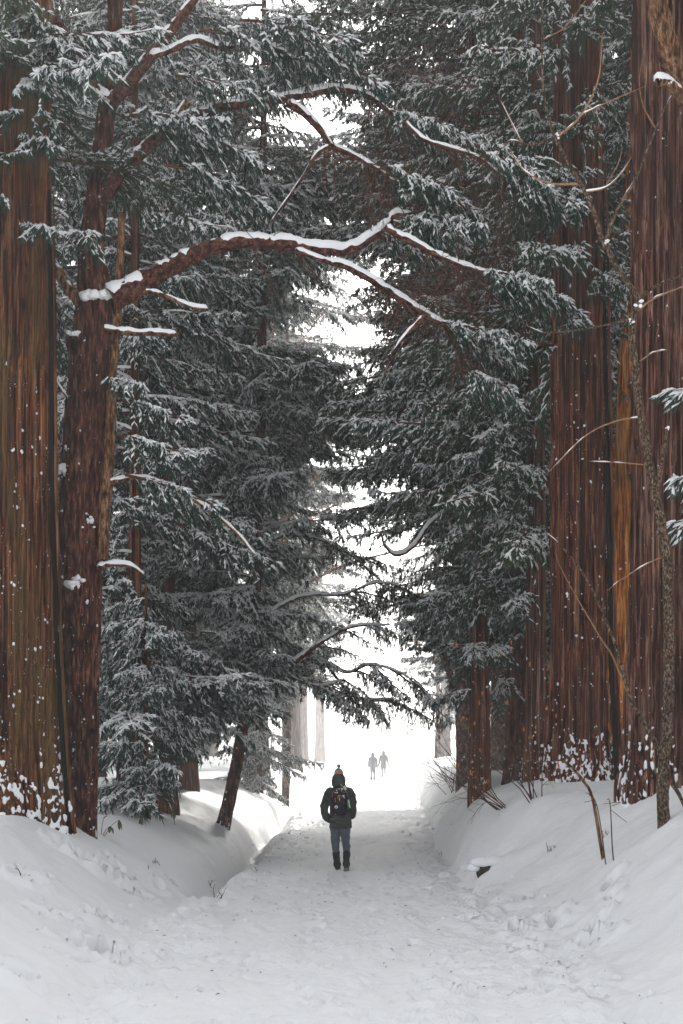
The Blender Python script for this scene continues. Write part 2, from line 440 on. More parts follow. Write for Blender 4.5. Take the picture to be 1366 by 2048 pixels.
for k in range(9):
    PRINTS.append((-.03 + (.11 if k % 2 else -.11) + rng.gauss(0, .02), 27.55 - k * .62, .33, .13, .055, rng.gauss(0, .08)))
for k in range(70):
    y = rng.uniform(11, 27); PRINTS.append((rng.choice((-.9, -.35, .3, .8)) + rng.gauss(0, .12), y, .33, .13, rng.uniform(.03, .06), rng.gauss(0, .15)))
def build_ground():
    g = [0.0]
    while g[-1] < 300:
        s = 0.034 if g[-1] < 5.2 else 0.034 + (g[-1] - 5.2) * 0.10
        g.append(g[-1] + s)
    xs = np.array([-q for q in g[:0:-1]] + g)
    ys = list(np.linspace(-60, 4, 22)) + [6.0]
    while ys[-1] < 110: ys.append(ys[-1] * 1.0046)
    while ys[-1] < 330: ys.append(ys[-1] * 1.03)
    ys = np.array(ys)
    X, Y = np.meshgrid(xs, ys)
    Z = H(X, Y)
    for (px, py, L, W, D, hd) in PRINTS:
        j0, j1 = np.searchsorted(ys, [py - L * 1.6, py + L * 1.6]); i0, i1 = np.searchsorted(xs, [px - L * 1.6, px + L * 1.6])
        if j1 <= j0 or i1 <= i0: continue
        dx = X[j0:j1, i0:i1] - px; dy = Y[j0:j1, i0:i1] - py
        a = dx * math.sin(hd) + dy * math.cos(hd); b = dx * math.cos(hd) - dy * math.sin(hd)
        q = np.sqrt((a / (L * .5)) ** 2 + (b / (W * .5)) ** 2)
        Z[j0:j1, i0:i1] += -D * 1.5 * (1 - sstep(0.6, 1.1, q)) + D * 0.45 * np.exp(-((q - 1.45) / 0.3) ** 2) * (0.5 + vnoise(dx * 20, dy * 20, 77))
    nr, nc = Z.shape
    gy = np.gradient(Z, axis=0) / np.gradient(Y, axis=0); gx = np.gradient(Z, axis=1) / np.gradient(X, axis=1)
    Nn = np.dstack([-gx, -gy, np.ones_like(Z)]); Nn /= np.linalg.norm(Nn, axis=2)[..., None]
    V = np.dstack([X, Y, Z]).reshape(-1, 3); Nn = Nn.reshape(-1, 3)
    idx = np.arange(nr * nc).reshape(nr, nc)
    q = np.stack([idx[:-1, :-1], idx[:-1, 1:], idx[1:, 1:], idx[1:, :-1]], -1).reshape(-1, 4)
    cxm = (X[:-1, :-1] + X[:-1, 1:]).reshape(-1) / 2; cym = (Y[:-1, :-1] + Y[1:, :-1]).reshape(-1) / 2
    dd = np.abs(cxm - path_cx(cym)) - path_hw(cym) + 0.12 * (vnoise(cym * 1.3, cxm * 0.4, 3) - .5)
    on = (dd < -0.02) & (cym < 130)
    for name, sel, mat in (('path', on, M['snow_path']), ('snow_ground', ~on, M['snow_bank'])):
        f = q[sel]; u, inv = np.unique(f, return_inverse=True); f = inv.reshape(-1, 4)
        me = bpy.data.meshes.new(name)
        me.vertices.add(len(u)); me.vertices.foreach_set('co', V[u].ravel())
        me.loops.add(f.size); me.loops.foreach_set('vertex_index', f.ravel().astype(np.int32))
        me.polygons.add(len(f)); me.polygons.foreach_set('loop_start', np.arange(0, f.size, 4, dtype=np.int32))
        me.polygons.foreach_set('use_smooth', np.ones(len(f), bool))
        me.materials.append(mat)
        me.update(calc_edges=True); me.validate()
        me.normals_split_custom_set_from_vertices(Nn[u].tolist())
        o = link(name, me, kind='structure')
build_ground()

# ------------------------------------------------------------------ foliage boughs (shared meshes)
def blades(mb, B, D, Ln, Wd, mat, sag=0.25, thick=0.6):
    """tapered three-sided sprigs of needles"""
    B, D, Ln, Wd = map(np.asarray, (B, D, Ln, Wd))
    n = len(B)
    if n == 0: return
    up = np.array([0, 0, 1.0])
    S = np.cross(D, up); S /= np.linalg.norm(S, axis=1)[:, None] + 1e-9
    U = np.cross(S, D)
    Lc = Ln[:, None]; Wc = Wd[:, None]
    mid = B + D * Lc * .45
    tip = B + D * Lc - up * (Lc * sag)
    V = np.stack([B - S * Wc * .28, B + S * Wc * .28, B + U * Wc * .2,
                  mid - S * Wc * .5 - U * Wc * .1, mid + S * Wc * .5 - U * Wc * .1, mid + U * Wc * .5 * thick, tip], 1).reshape(-1, 3)
    base = [(0, 1, 4, 3), (1, 2, 5, 4), (2, 0, 3, 5), (3, 4, 6), (4, 5, 6), (5, 3, 6)]
    f = []
    for i in range(n):
        o = i * 7
        f.extend([tuple(o + k for k in q) for q in base])
    mb.add(V, f, mat)

def snow_blades(mb, B, D, Ln, Wd, mat, sag=0.25, lift=0.012):
    B, D, Ln, Wd = map(np.asarray, (B, D, Ln, Wd))
    n = len(B)
    if n == 0: return
    up = np.array([0, 0, 1.0])
    S = np.cross(D, up); S /= np.linalg.norm(S, axis=1)[:, None] + 1e-9
    Lc = Ln[:, None]; Wc = Wd[:, None]
    l = up * lift
    p0 = B + l; pm = B + D * Lc * .5 + l - up * Lc * sag * .2; p1 = B + D * Lc * .93 + l * .6 - up * Lc * sag * .85
    V = np.stack([p0 - S * Wc * .35 - l, p0 + S * Wc * .35 - l, p0 + up * Wc * .28, pm - S * Wc * .5 - l * .6, pm + S * Wc * .5 - l * .6, pm + up * Wc * .42, p1], 1).reshape(-1, 3)
    base = [(0, 2, 5, 3), (2, 1, 4, 5), (3, 5, 6), (5, 4, 6), (0, 1, 2), (0, 3, 6), (1, 6, 4)]
    f = []
    for i in range(n):
        o = i * 7
        f.extend([tuple(o + k for k in q) for q in base])
    mb.add(V, f, mat)

def lumps(mb, P, Sx, Sz, mat, rr, ico=(ICO1, ICO1F)):
    for p, a, c in zip(P, Sx, Sz):
        v = ico[0] * (1 + 0.35 * (rr.random(len(ico[0]))[:, None] - .5))
        ang = rr.random() * 6.28; ca, sa = math.cos(ang), math.sin(ang)
        x = v[:, 0] * a * (0.7 + .6 * rr.random()); y = v[:, 1] * a; z = v[:, 2] * c
        mb.add(np.stack([x * ca - y * sa, x * sa + y * ca, z], 1) + p, ico[1], mat)

def make_bough(seed, L=3.0, rise=0.10, droop=0.45, snow=0.6, dens=1.0, twiggy=0.0, green='needle', spread=1.0):
    rr = np.random.default_rng(seed)
    mb = MB()
    n = 22
    t = np.linspace(0, 1, n)
    ax = np.stack([t * L, 0.10 * L * (vnoise(t * 3, t * 0, seed) - .5) * t, L * (rise * t - droop * t ** 2 * .5 + 0.22 * droop * t ** 4)], 1)
    ax += 0.02 * L * np.stack([t * 0, vnoise(t * 9, t * 0 + 2, seed + 1) - .5, vnoise(t * 9, t * 0 + 7, seed + 2) - .5], 1) * t[:, None]
    rad = 0.011 * L * (1 - t) ** 0.8 + 0.006
    tube(mb, ax, rad, 6, 0)
    snowcap(mb, ax, rad * 1.1, 2, thick=0.032, seed=seed, cover=0.25 + snow * .45)
    B, D, Ln, Wd = [], [], [], []; lp, la, lc = [], [], []
    sB, sD, sL, sW = [], [], [], []
    step = 0.125 / dens
    s = 0.08 * L
    while s < L:
        u = s / L
        i = min(int(u * (n - 1)), n - 2); fr = u * (n - 1) - i
        p = ax[i] * (1 - fr) + ax[i + 1] * fr
        T = ax[i + 1] - ax[i]; T = T / np.linalg.norm(T)
        for side in (-1, 1):
            if rr.random() < 0.12: continue
            tl = L * spread * (0.27 * (1 - u) ** 0.75 + 0.06) * rr.uniform(0.45, 1.2) * (0.55 + 0.45 * min(1, u / 0.25))
            ang = side * rr.uniform(0.35, 1.3) * (1 - 0.35 * u)
            d = np.array([T[0] * math.cos(ang) - T[1] * math.sin(ang), T[0] * math.sin(ang) + T[1] * math.cos(ang), T[2] * .5 + rr.uniform(-.55, .42)])
            d /= np.linalg.norm(d)
            dr = rr.uniform(0.3, 1.1) * (1 + twiggy * .4)
            k = max(4, int(tl / 0.10))
            q = np.linspace(0, 1, k)
            tw = p + d * (q * tl)[:, None]; tw[:, 2] -= dr * tl * q ** 2 * .6
            tw[1:, :2] += rr.normal(0, .014, (k - 1, 2))
            tube(mb, tw, 0.0085 * (1 - q * .75) * (1 - .4 * u) + 0.0012, 3, 0)
            if rr.random() < snow * 0.45 and tl > .3:
                snowcap(mb, tw, 0.012 * (1 - q * .5), 2, thick=0.026, seed=seed + int(s * 100), cover=.6, npt=4)
            nt_ = max(2, int(tl / (0.10 / dens)))
            for j in range(nt_):
                v = (j + 0.6 + rr.uniform(-.3, .3)) / nt_
                if v < 0.12: continue
                if rr.random() < twiggy * (0.95 - 0.6 * v): continue
                a = min(int(v * (k - 1)), k - 2); g = v * (k - 1) - a
                c = tw[a] * (1 - g) + tw[a + 1] * g
                tt = tw[a + 1] - tw[a]; tt /= np.linalg.norm(tt) + 1e-9
                clump = rr.random()
                for m_ in range(int(rr.integers(9, 14))):
                    w = rr.normal(0, 1, 3); w /= np.linalg.norm(w)
                    dd = tt * rr.uniform(.35, 1.0) + w * .66 + np.array([0, 0, -.34])
                    dd /= np.linalg.norm(dd)
                    ln = rr.uniform(.08, .20) * (1 - .2 * twiggy)
                    wd = rr.uniform(.012, .023)
                    bb = c + tt * rr.uniform(-.03, .03)
                    B.append(bb); D.append(dd); Ln.append(ln); Wd.append(wd)
                    if dd[2] > -.62 and rr.random() < snow * (0.5 + .7 * clump):
                        sB.append(bb); sD.append(dd); sL.append(ln * rr.uniform(.7, 1.02)); sW.append(wd * rr.uniform(1.0, 1.8))
                if rr.random() < snow * 0.20 * (1.5 if clump > .6 else .6):
                    lp.append(c + np.array([0, 0, .02])); la.append(rr.uniform(.018, .05)); lc.append(rr.uniform(.014, .028))
        s += step * rr.uniform(.75, 1.25)
    blades(mb, B, D, Ln, Wd, 1)
    snow_blades(mb, sB, sD, sL, sW, 2)
    lumps(mb, lp, la, lc, 2, rr)
    return mb.mesh('bough', [M['twig'], M[green], M['snow_leaf']])

BOUGH = {
    'snowy': [make_bough(101 + i, 3.0, rise=(.14, .05, .2, .0, .1)[i], droop=(.5, .35, .7, .55, .85)[i], snow=(.95, .85, 1.0, .95, .8)[i]) for i in range(5)],
    'dark': [make_bough(201 + i, 3.2, rise=(.12, .04, .2, .0)[i], droop=(.55, .35, .75, .5)[i], snow=(.5, .38, .55, .42)[i], green='needle_g') for i in range(4)],
    'twiggy': [make_bough(301 + i, 3.4, rise=(.05, -.08, .15)[i], droop=(.4, .3, .6)[i], snow=.4, dens=1.0, twiggy=.5, green='needle_g') for i in range(3)],
    'small': [make_bough(401 + i, 1.5, rise=(.1, .0, .2)[i], droop=(.6, .5, .9)[i], snow=.7, dens=1.1, spread=1.35) for i in range(3)],
}
BOUGH_L = {'snowy': 3.0, 'dark': 3.2, 'twiggy': 3.4, 'small': 1.5}

def add_bough(tree, p, az, length, kind, rr, tilt=0.0, roll=0.0, var=None):
    me = BOUGH[kind][var if var is not None else rr.randrange(len(BOUGH[kind]))]
    s = length / BOUGH_L[kind]
    loc = (p[0] - tree.location[0], p[1] - tree.location[1], p[2] - tree.location[2])
    # sprigs keep their real size when a bough is short or long: only the reach is stretched a little
    link('bough', me, tree, loc, (roll, -tilt, az), (s, s * rr.uniform(.85, 1.1), (s + 1) / 2 * rr.uniform(.9, 1.1)))

# openings the boughs leave free, seen down the avenue (centre x, y, half width, half height, share kept)
GAPS = [(655, 245, 55, 75, .12), (505, 255, 40, 35, .35), (660, 625, 70, 80, .15), (690, 985, 60, 85, .2), (735, 1130, 120, 80, .3),
        (735, 1480, 160, 135, 0), (720, 1330, 110, 70, .3), (560, 1520, 60, 110, .2)]
KEEP = [(-50, 420, 118, 1700, 22.0), (100, 520, 245, 1700, 22.6), (1088, 730, 1222, 1600, 27.0), (1248, 60, 1420, 1600, 22.0),
        (930, 1290, 1000, 1610, 33.5), (880, 1420, 1090, 1600, 36), (250, 700, 300, 1050, 31)]
def blocked(pts, rr):
    for p in pts:
        if p[1] < 5: return True
        x, y = to_px(p)
        for gx, gy, a, b, keep in GAPS:
            if p[1] > 55 and gy < 1400: continue
            if ((x - gx) / a) ** 2 + ((y - gy) / b) ** 2 < 1 and rr.random() > keep: return True
        for x0, y0, x1, y1, Yk in KEEP:
            if p[1] < Yk and x0 < x < x1 and y0 < y < y1: return True
    return False

def clothe(tree, axis, z0, z1, n, len0, len1, kind, seed, az_c=None, az_s=PI, free=False, kinds=None):
    """axis(z) -> stem centre; boughs leave it all round, or round the heading az_c"""
    rr = random.Random(seed)
    made = 0; tries = 0
    while made < n and tries < n * 4:
        tries += 1
        q = (made + rr.random()) / n
        z = z0 + (z1 - z0) * q
        az = rr.uniform(-PI, PI) if az_c is None else az_c + rr.uniform(-az_s, az_s)
        L = (len0 + (len1 - len0) * q) * rr.uniform(.75, 1.15)
        p = np.array(axis(z)); d = np.array([math.cos(az), math.sin(az), 0])
        kd = rr.choice(kinds) if kinds else kind
        if not free:
            pts = [p + d * L * f - np.array([0, 0, L * .18 * f * f]) for f in (.35, .65, 1.0)]
            pts += [pts[1] + np.array([-d[1], d[0], 0]) * L * .2, pts[1] - np.array([-d[1], d[0], 0]) * L * .2]
            if blocked(pts, rr): continue
        add_bough(tree, p, az, L, kd, rr, tilt=rr.uniform(-.22, .12), roll=rr.uniform(-.5, .5))
        made += 1

# ------------------------------------------------------------------ stems and limbs
def stem(tree, pts, rads, mat, ns=48, dz=0.15, furrows=22, amp=0.02, seed=1, flare=0.35, fl_h=0.5, lobes=5, lobe_a=0.12, name='trunk'):
    """furrowed stem; returns its surface grid in world space"""
    pts = np.asarray(pts, float); rads = np.asarray(rads, float)
    ln = np.linalg.norm(np.diff(pts, axis=0), axis=1).sum()
    n = max(8, int(ln / dz))
    cr = catmull(np.column_stack([pts, rads]), n)
    C, Rr = cr[:, :3], np.maximum(cr[:, 3], .01)
    T, S, U = frames(C)
    s = np.concatenate([[0], np.cumsum(np.linalg.norm(np.diff(C, axis=0), axis=1))])
    th = np.linspace(0, 2 * PI, ns, endpoint=False)
    TH, SS = np.meshgrid(th, s)
    u = TH / (2 * PI)
    a = vnoise(u * furrows, SS * 0.55, seed, furrows); b = vnoise(u * furrows * 2, SS * 1.1 + 9, seed + 5, furrows * 2)
    rid = (1 - np.abs(2 * a - 1)) ** 4; rid2 = (1 - np.abs(2 * b - 1)) ** 4
    # fibrous strips, each lying a little higher or lower than its neighbour
    wu = u * furrows * 1.4 + 1.6 * (vnoise(u * furrows * .5, SS * .7, seed + 21, max(2, int(furrows * .5))) - .5)
    nst = int(furrows * 1.4)
    strip = _hash(np.mod(np.floor(wu), nst), np.floor(SS * .35 + _hash(np.mod(np.floor(wu), nst), SS * 0, seed + 2) * 3), seed + 31) - .5
    edge = np.minimum(np.mod(wu, 1), 1 - np.mod(wu, 1)); groove = np.exp(-(edge / .10) ** 2)
    rr = Rr[:, None] * np.ones_like(TH)
    fl = np.exp(-np.clip(SS - .4, 0, None) / fl_h)
    lob = np.cos(TH * lobes + seed + 0.9 * np.sin(TH * 2 + seed)) * (0.35 + fl * 1.0) * lobe_a
    rr = rr * (1 + flare * fl) * (1 + lob)
    rr = rr * (1 + .05 * (vnoise(u * 3, SS * .35, seed + 41, 3) - .5) * 2) + amp * .7 * strip - amp * .8 * groove - amp * (rid + 0.4 * rid2) + amp * .8 * (vnoise(u * 5, SS * .6, seed + 8, 5) - .5) + amp * .6 * (vnoise(u * furrows * 3, SS * 5, seed + 11, furrows * 3) - .5)
    V = C[:, None, :] + (np.cos(TH)[..., None] * S[:, None, :] + np.sin(TH)[..., None] * U[:, None, :]) * rr[..., None]
    Nn = V - C[:, None, :]; Nn /= np.linalg.norm(Nn, axis=2)[..., None]
    mb = MB(); o = np.array(tree.location[:])
    mb.add(V.reshape(-1, 3) - o, grid_faces(n, ns), 0)
    mb.add(np.array([C[-1] - o]), [], 0)
    link(name, mb.mesh(name, [M[mat]]), tree)
    return V, Nn, s

def flecks(tree, grid, n, seed, zmax, size=(.008, .035), facing=True, base=0, base_h=0.75, tall=1.3, name='snow_flecks', z0=None, side=None):
    """snow that the wind has stuck to the bark"""
    V, Nn, s = grid
    rr = np.random.default_rng(seed)
    o = np.array(tree.location[:]); mb = MB()
    ground = h1(o[0], o[1]) if z0 is None else z0
    zz = V[:, :, 2].mean(1)
    cnt = 0
    def put(i, j, a, b, dth, mb=mb):
        i2 = min(i + 1, len(V) - 1); j2 = (j + 1) % V.shape[1]; fa, fb = rr.random(), rr.random()
        p = (V[i, j] * (1 - fa) + V[i2, j] * fa) * (1 - fb) + (V[i, j2] * (1 - fa) + V[i2, j2] * fa) * fb; nn = Nn[i, j]
        up = np.array([0, 0, 1.0]); t = np.cross(up, nn); t /= np.linalg.norm(t) + 1e-9; up2 = np.cross(nn, t)
        v = ICO1 * (1 + .9 * (rr.random(len(ICO1))[:, None] - .5))
        rot = rr.normal(0, .5); v = np.column_stack([v[:, 0] * math.cos(rot) - v[:, 1] * math.sin(rot), v[:, 0] * math.sin(rot) + v[:, 1] * math.cos(rot), v[:, 2]])
        mb.add(p - o + nn * dth * .2 + t * (v[:, :1] * a) + up2 * (v[:, 1:2] * b) + nn * (v[:, 2:3] * dth), ICO1F, 0)
    k = 0
    ns = V.shape[1]
    rows = np.nonzero((zz > ground + .1) & (zz < ground + zmax))[0]
    clus = rr.random((60, 2))
    while k < n:
        q = rr.random()
        i = int(rows[int(len(rows) * q ** 1.7)])
        j = int(rr.integers(0, ns))
        if facing and Nn[i, j][1] > 0.25: continue
        if side is not None and np.dot(Nn[i, j][:2], side) < -.2: continue
        if vnoise(np.array([j * 40.0 / ns]), np.array([zz[i] * 2.2]), seed)[0] < .5: continue
        a = size[0] * .7 + (size[1] - size[0]) * rr.random() ** 4
        put(i, j, a, a * rr.uniform(.8, tall), a * .45)
        k += 1
    rows = np.nonzero((zz > ground - .4) & (zz < ground + base_h))[0]
    k = 0; mc = MB()
    while k < base and len(rows):
        i = int(rows[int(len(rows) * rr.random() ** 1.6)]); j = int(rr.integers(0, ns))
        if Nn[i, j][1] > 0.3: continue
        if .6 * vnoise(np.array([j * 30.0 / ns]), np.array([zz[i] * 2.0]), seed + 4)[0] + .4 * vnoise(np.array([j * 8.0 / ns]), np.array([0.0]), seed + 6)[0] < .18 + .5 * max(0, zz[i] - ground) / base_h + .4 * (rr.random() - .5): continue
        a = .004 + .034 * rr.random() ** 3
        put(i, j, a, a * rr.uniform(.8, 2.2), a * .6, mc)
        k += 1
    if mc.n: fuse('snow_crust', mc, M['snow'], .013, tree, 1)['kind'] = 'stuff'
    if mb.n: link(name, mb.mesh(name, [M['snow']]), tree, kind='stuff')

def limb(tree, pts, rads, mat='bark_limb', seed=0, snow=0.05, cover=.85, ns=10, name='limb', wob=.03, step=.045):
    """a bare limb with its own ridge of snow"""
    pts = np.asarray(pts, float)
    ln = np.linalg.norm(np.diff(pts, axis=0), axis=1).sum()
    n = max(6, int(ln / step))
    cr = catmull(np.column_stack([pts, rads]), n)
    C, Rr = cr[:, :3], np.maximum(cr[:, 3], .003)
    t = np.linspace(0, 1, n)
    w = np.stack([vnoise(t * ln * 1.7, t * 0 + k * 3.3, seed + k) - .5 for k in range(3)], 1) * 2
    C = C + w * (wob * np.minimum(t * 6, 1))[:, None]
    o = np.array(tree.location[:])
    mb = MB(); tube(mb, C - o, Rr, ns, 0, bump=.14, seed=seed)
    ob = link(name, mb.mesh(name, [M[mat]]), tree)
    if snow:
        ms = MB(); snowcap(ms, C - o, Rr, 0, thick=snow, seed=seed, cover=cover)
        link('snow', ms.mesh('snow', [M['snow']]), ob)
    return C

def twigs(tree, C, n, l0, l1, seed, mat='twig', name='twig', down=.3, r=.006, t0=.3, heading=None):
    """bare side twigs, each one forking a few times"""
    rr = np.random.default_rng(seed); o = np.array(tree.location[:]); mb = MB()
    for k in range(n):
        i = int((t0 + (1 - t0) * rr.random()) * (len(C) - 2))
        p = C[i]; T = C[i + 1] - C[i]; T /= np.linalg.norm(T) + 1e-9
        d = T * .6 + rr.normal(0, .6, 3) - np.array([0, 0, down])
        if heading is not None: d += np.array(heading)
        grow(mb, p - o, d, rr.uniform(l0, l1), r, rr, 2)
    link(name, mb.mesh(name, [M[mat]]), tree, kind='stuff')

def grow(mb, p, d, L, r, rr, depth, mat=0, bend=.25, ns=4, kids=(2, 5), ends=None):
    d = np.asarray(d, float); d = d / (np.linalg.norm(d) + 1e-9)
    n = 6; P = [np.array(p, float)]
    for i in range(n):
        d = d + rr.normal(0, bend / n * 1.6, 3); d /= np.linalg.norm(d)
        P.append(P[-1] + d * L / n)
    P = np.array(P)
    tube(mb, P, np.linspace(r, r * .35, n + 1), ns, mat)
    if ends is not None: ends.append(P[-1])
    if depth > 0:
        for k in range(int(rr.integers(*kids))):
            i = int(rr.integers(1, n)); T = P[i + 1] - P[i]; T /= np.linalg.norm(T)
            dd = T + rr.normal(0, .55, 3)
            grow(mb, P[i], dd, L * rr.uniform(.35, .65), r * (.7 - .08 * i) * .9, rr, depth - 1, mat, bend, ns, kids, ends)

def px_line(lst, Y0, Y1=None):
    n = len(lst); Y1 = Y0 if Y1 is None else Y1
    return np.array([at(a[0], a[1], Y0 + (Y1 - Y0) * i / (n - 1)) for i, a in enumerate(lst)])

def straight(x, y, z0, ztop, lean=(0, 0)):
    zs = np.linspace(z0, ztop, 6)
    return np.array([[x + lean[0] * (z - z0), y + lean[1] * (z - z0), z] for z in zs])

def cedar(name, label, x, y, r, top, mat, group=None, lean=(0, 0), ns=40, dz=.2, furrows=20, amp=.015, seed=1, flare=.35, fleck=0, base=0, lobes=5, cat='tree', lobe_a=.12, fl_h=.5, size=(.008, .035), zmax=6, r_top=.3):
    z0 = h1(x, y)
    t = empty(name, (x, y, z0), label, cat, group)
    P = straight(x, y, z0 - .4, top, lean)
    rad = np.linspace(1, r_top, 6) * r
    rad[0] = r * 1.03
    g = stem(t, P, rad, mat, ns, dz, furrows, amp, seed, flare, fl_h, lobes, lobe_a)
    if fleck or base: flecks(t, g, fleck, seed + 50, zmax, base=base, size=size)
    ax = lambda z: (x + lean[0] * (z - z0), y + lean[1] * (z - z0), z)
    return t, ax, z0, g

# ---- left front: the giant mossy cedar
tL1, axL1, z, g = cedar('cedar_tree', 'giant mossy cedar with snow-crusted foot at the left edge', -4.47, 22.0, .60, 27, 'bark_moss',
    ns=300, dz=.075, furrows=34, amp=.055, seed=11, flare=.32, fleck=900, base=2600, lobes=4, lobe_a=.09, fl_h=.9, size=(.005, .028), zmax=6, r_top=.6)
clothe(tL1, axL1, 8.5, 14.5, 26, 3.2, 2.2, 'dark', 5, kinds=['dark', 'dark', 'snowy'])

for name_, dx, dr, mt in (('crack', 0, .0, 'hollow'), ('bark_slab', 8, -.012, 'bark_moss')):  # the crack is a near-black strip painted as the split's shade
    P = px_line([(98 + dx, 380), (100 + dx, 560), (101 + dx, 740), (104 + dx, 900), (107 + dx, 1100), (115 + dx, 1300), (124 + dx, 1480), (134 + dx, 1600), (142 + dx, 1665)], 21.72, 21.6)
    limb(tL1, P, np.array([.02, .032, .036, .036, .034, .034, .036, .04, .045]) + dr, mt, 9, 0, ns=8, name=name_, wob=.012)
# ---- left front: the forked tree with the long arching limb
p0 = at(160, 1680, 22.6)
tL2 = empty('forked_tree', (p0[0], p0[1], h1(p0[0], p0[1])), 'forked red-barked tree with hollow knot and long snowy limb arching over the path', 'tree')
pl = [(160, 1730), (162, 1640), (165, 1500), (163, 1350), (163, 1200), (164, 1000), (178, 820), (188, 680), (192, 600), (185, 500), (195, 400), (205, 300), (216, 200), (226, 100), (232, 0), (240, -300), (246, -700)]
pr = [36, 36, 36, 38, 41, 47, 46, 42, 38, 27, 23, 20, 19, 17, 15, 12, 6]
g = stem(tL2, px_line(pl, 22.6), np.array(pr) * 22.6 / FPX, 'bark_red', ns=150, dz=.07, furrows=14, amp=.032, seed=23, flare=.05, lobes=3, lobe_a=.10)
flecks(tL2, g, 260, 71, 11, size=(.008, .03), base=50, base_h=.4)
for pts, rads, sn, mt in [
    ([(222, 600), (285, 565), (350, 530), (415, 497), (480, 482), (560, 486), (640, 497), (700, 497), (745, 474), (775, 447), (790, 428), (832, 430)], [.19, .145, .125, .11, .1, .09, .08, .07, .06, .045, .035, .02], .062, 'bark_limb'),
    ([(770, 455), (815, 480), (870, 508), (930, 532), (990, 548), (1060, 552)], [.045, .045, .04, .032, .025, .014], .045, 'bark_limb'),
    ([(590, 500), (640, 520), (690, 535), (760, 575), (810, 605), (855, 632), (890, 655), (915, 700), (930, 760)], [.03, .035, .045, .05, .05, .045, .035, .025, .012], .045, 'bark_limb'),
    ([(850, 632), (815, 665), (790, 700), (770, 750)], [.04, .03, .02, .01], .03, 'bark_limb'),
    ([(205, 400), (250, 335), (300, 290), (340, 262), (400, 228), (470, 210), (560, 200), (640, 184), (690, 180), (740, 196), (790, 232), (850, 258), (895, 262)], [.10, .09, .085, .085, .08, .07, .06, .05, .045, .04, .035, .025, .015], .05, 'bark_limb'),
    ([(575, 205), (610, 230), (640, 262), (660, 292), (700, 310), (745, 335), (800, 372), (850, 388)], [.055, .05, .045, .04, .035, .03, .02, .01], .03, 'bark_limb'),
    ([(660, 292), (632, 312), (605, 355), (570, 405), (545, 440)], [.03, .028, .022, .016, .01], .02, 'bark_limb'),
    ([(808, 243), (850, 280), (890, 295), (950, 315), (1000, 350), (1040, 380)], [.03, .03, .025, .02, .015, .008], .03, 'bark_limb'),
    ([(212, 205), (180, 160), (150, 105), (125, 60), (92, 5), (60, -60)], [.11, .10, .09, .075, .07, .05], .05, 'bark_limb'),
    ([(222, 208), (262, 160), (300, 112), (335, 65), (365, 25), (410, -30)], [.10, .095, .085, .08, .07, .05], .05, 'bark_limb'),
    ([(300, 115), (345, 98), (390, 80), (440, 95), (500, 90)], [.05, .045, .04, .03, .015], .05, 'bark_limb'),
    ([(160, 605), (135, 570), (112, 535), (96, 500)], [.09, .075, .07, .06], .045, 'deadwood'),
    ([(205, 1120), (212, 960), (222, 820), (228, 700), (236, 580), (243, 430)], [.08, .085, .075, .065, .06, .05], 0, 'deadwood'),
    ([(195, 655), (225, 662), (270, 668), (320, 668), (353, 670)], [.03, .04, .042, .035, .03], .05, 'deadwood'),
    ([(240, 590), (290, 583), (330, 592), (380, 615), (415, 620)], [.035, .03, .028, .02, .01], .045, 'deadwood'),
    ([(210, 965), (270, 955), (320, 965), (370, 990), (420, 1022), (470, 1062), (510, 1110)], [.035, .035, .032, .03, .026, .02, .01], .035, 'deadwood'),
    ([(180, 945), (212, 918)], [.05, .035], .05, 'deadwood'),
    ([(195, 1135), (235, 1130), (265, 1135), (288, 1150)], [.035, .03, .022, .01], .045, 'deadwood'),
    ([(120, 1025), (140, 1030), (165, 1070), (180, 1092)], [.02, .02, .016, .01], .02, 'deadwood'),
    ([(110, 760), (130, 790), (150, 815), (188, 828)], [.016, .014, .012, .008], .04, 'deadwood'),
    ([(375, 200), (340, 245), (280, 300), (215, 375)], [.035, .05, .055, .06], .03, 'deadwood')]:
    C = limb(tL2, px_line(pts, 22.4, 22.4 + (.9 if len(pts) > 6 else .2)), rads, mt, seed=int(abs(pts[0][0] * 7 + pts[0][1])), snow=sn, ns=12, wob=.022)
    if mt == 'bark_limb' and len(pts) > 5 and pts[-1][0] > 520:
        twigs(tL2, C, 30, .3, 1.1, int(pts[-1][0]), t0=.25, down=.45, r=.009)
        rr = random.Random(int(pts[-1][0]))
        for k in range(5):
            i = int(len(C) * rr.uniform(.6, .99)); az = rr.uniform(-.7, .7)
            q = C[i] + np.array([math.cos(az), math.sin(az), -.2])
            if not blocked([C[i], q], rr): add_bough(tL2, C[i], az, rr.uniform(.8, 1.4), 'small', rr, tilt=-.25)
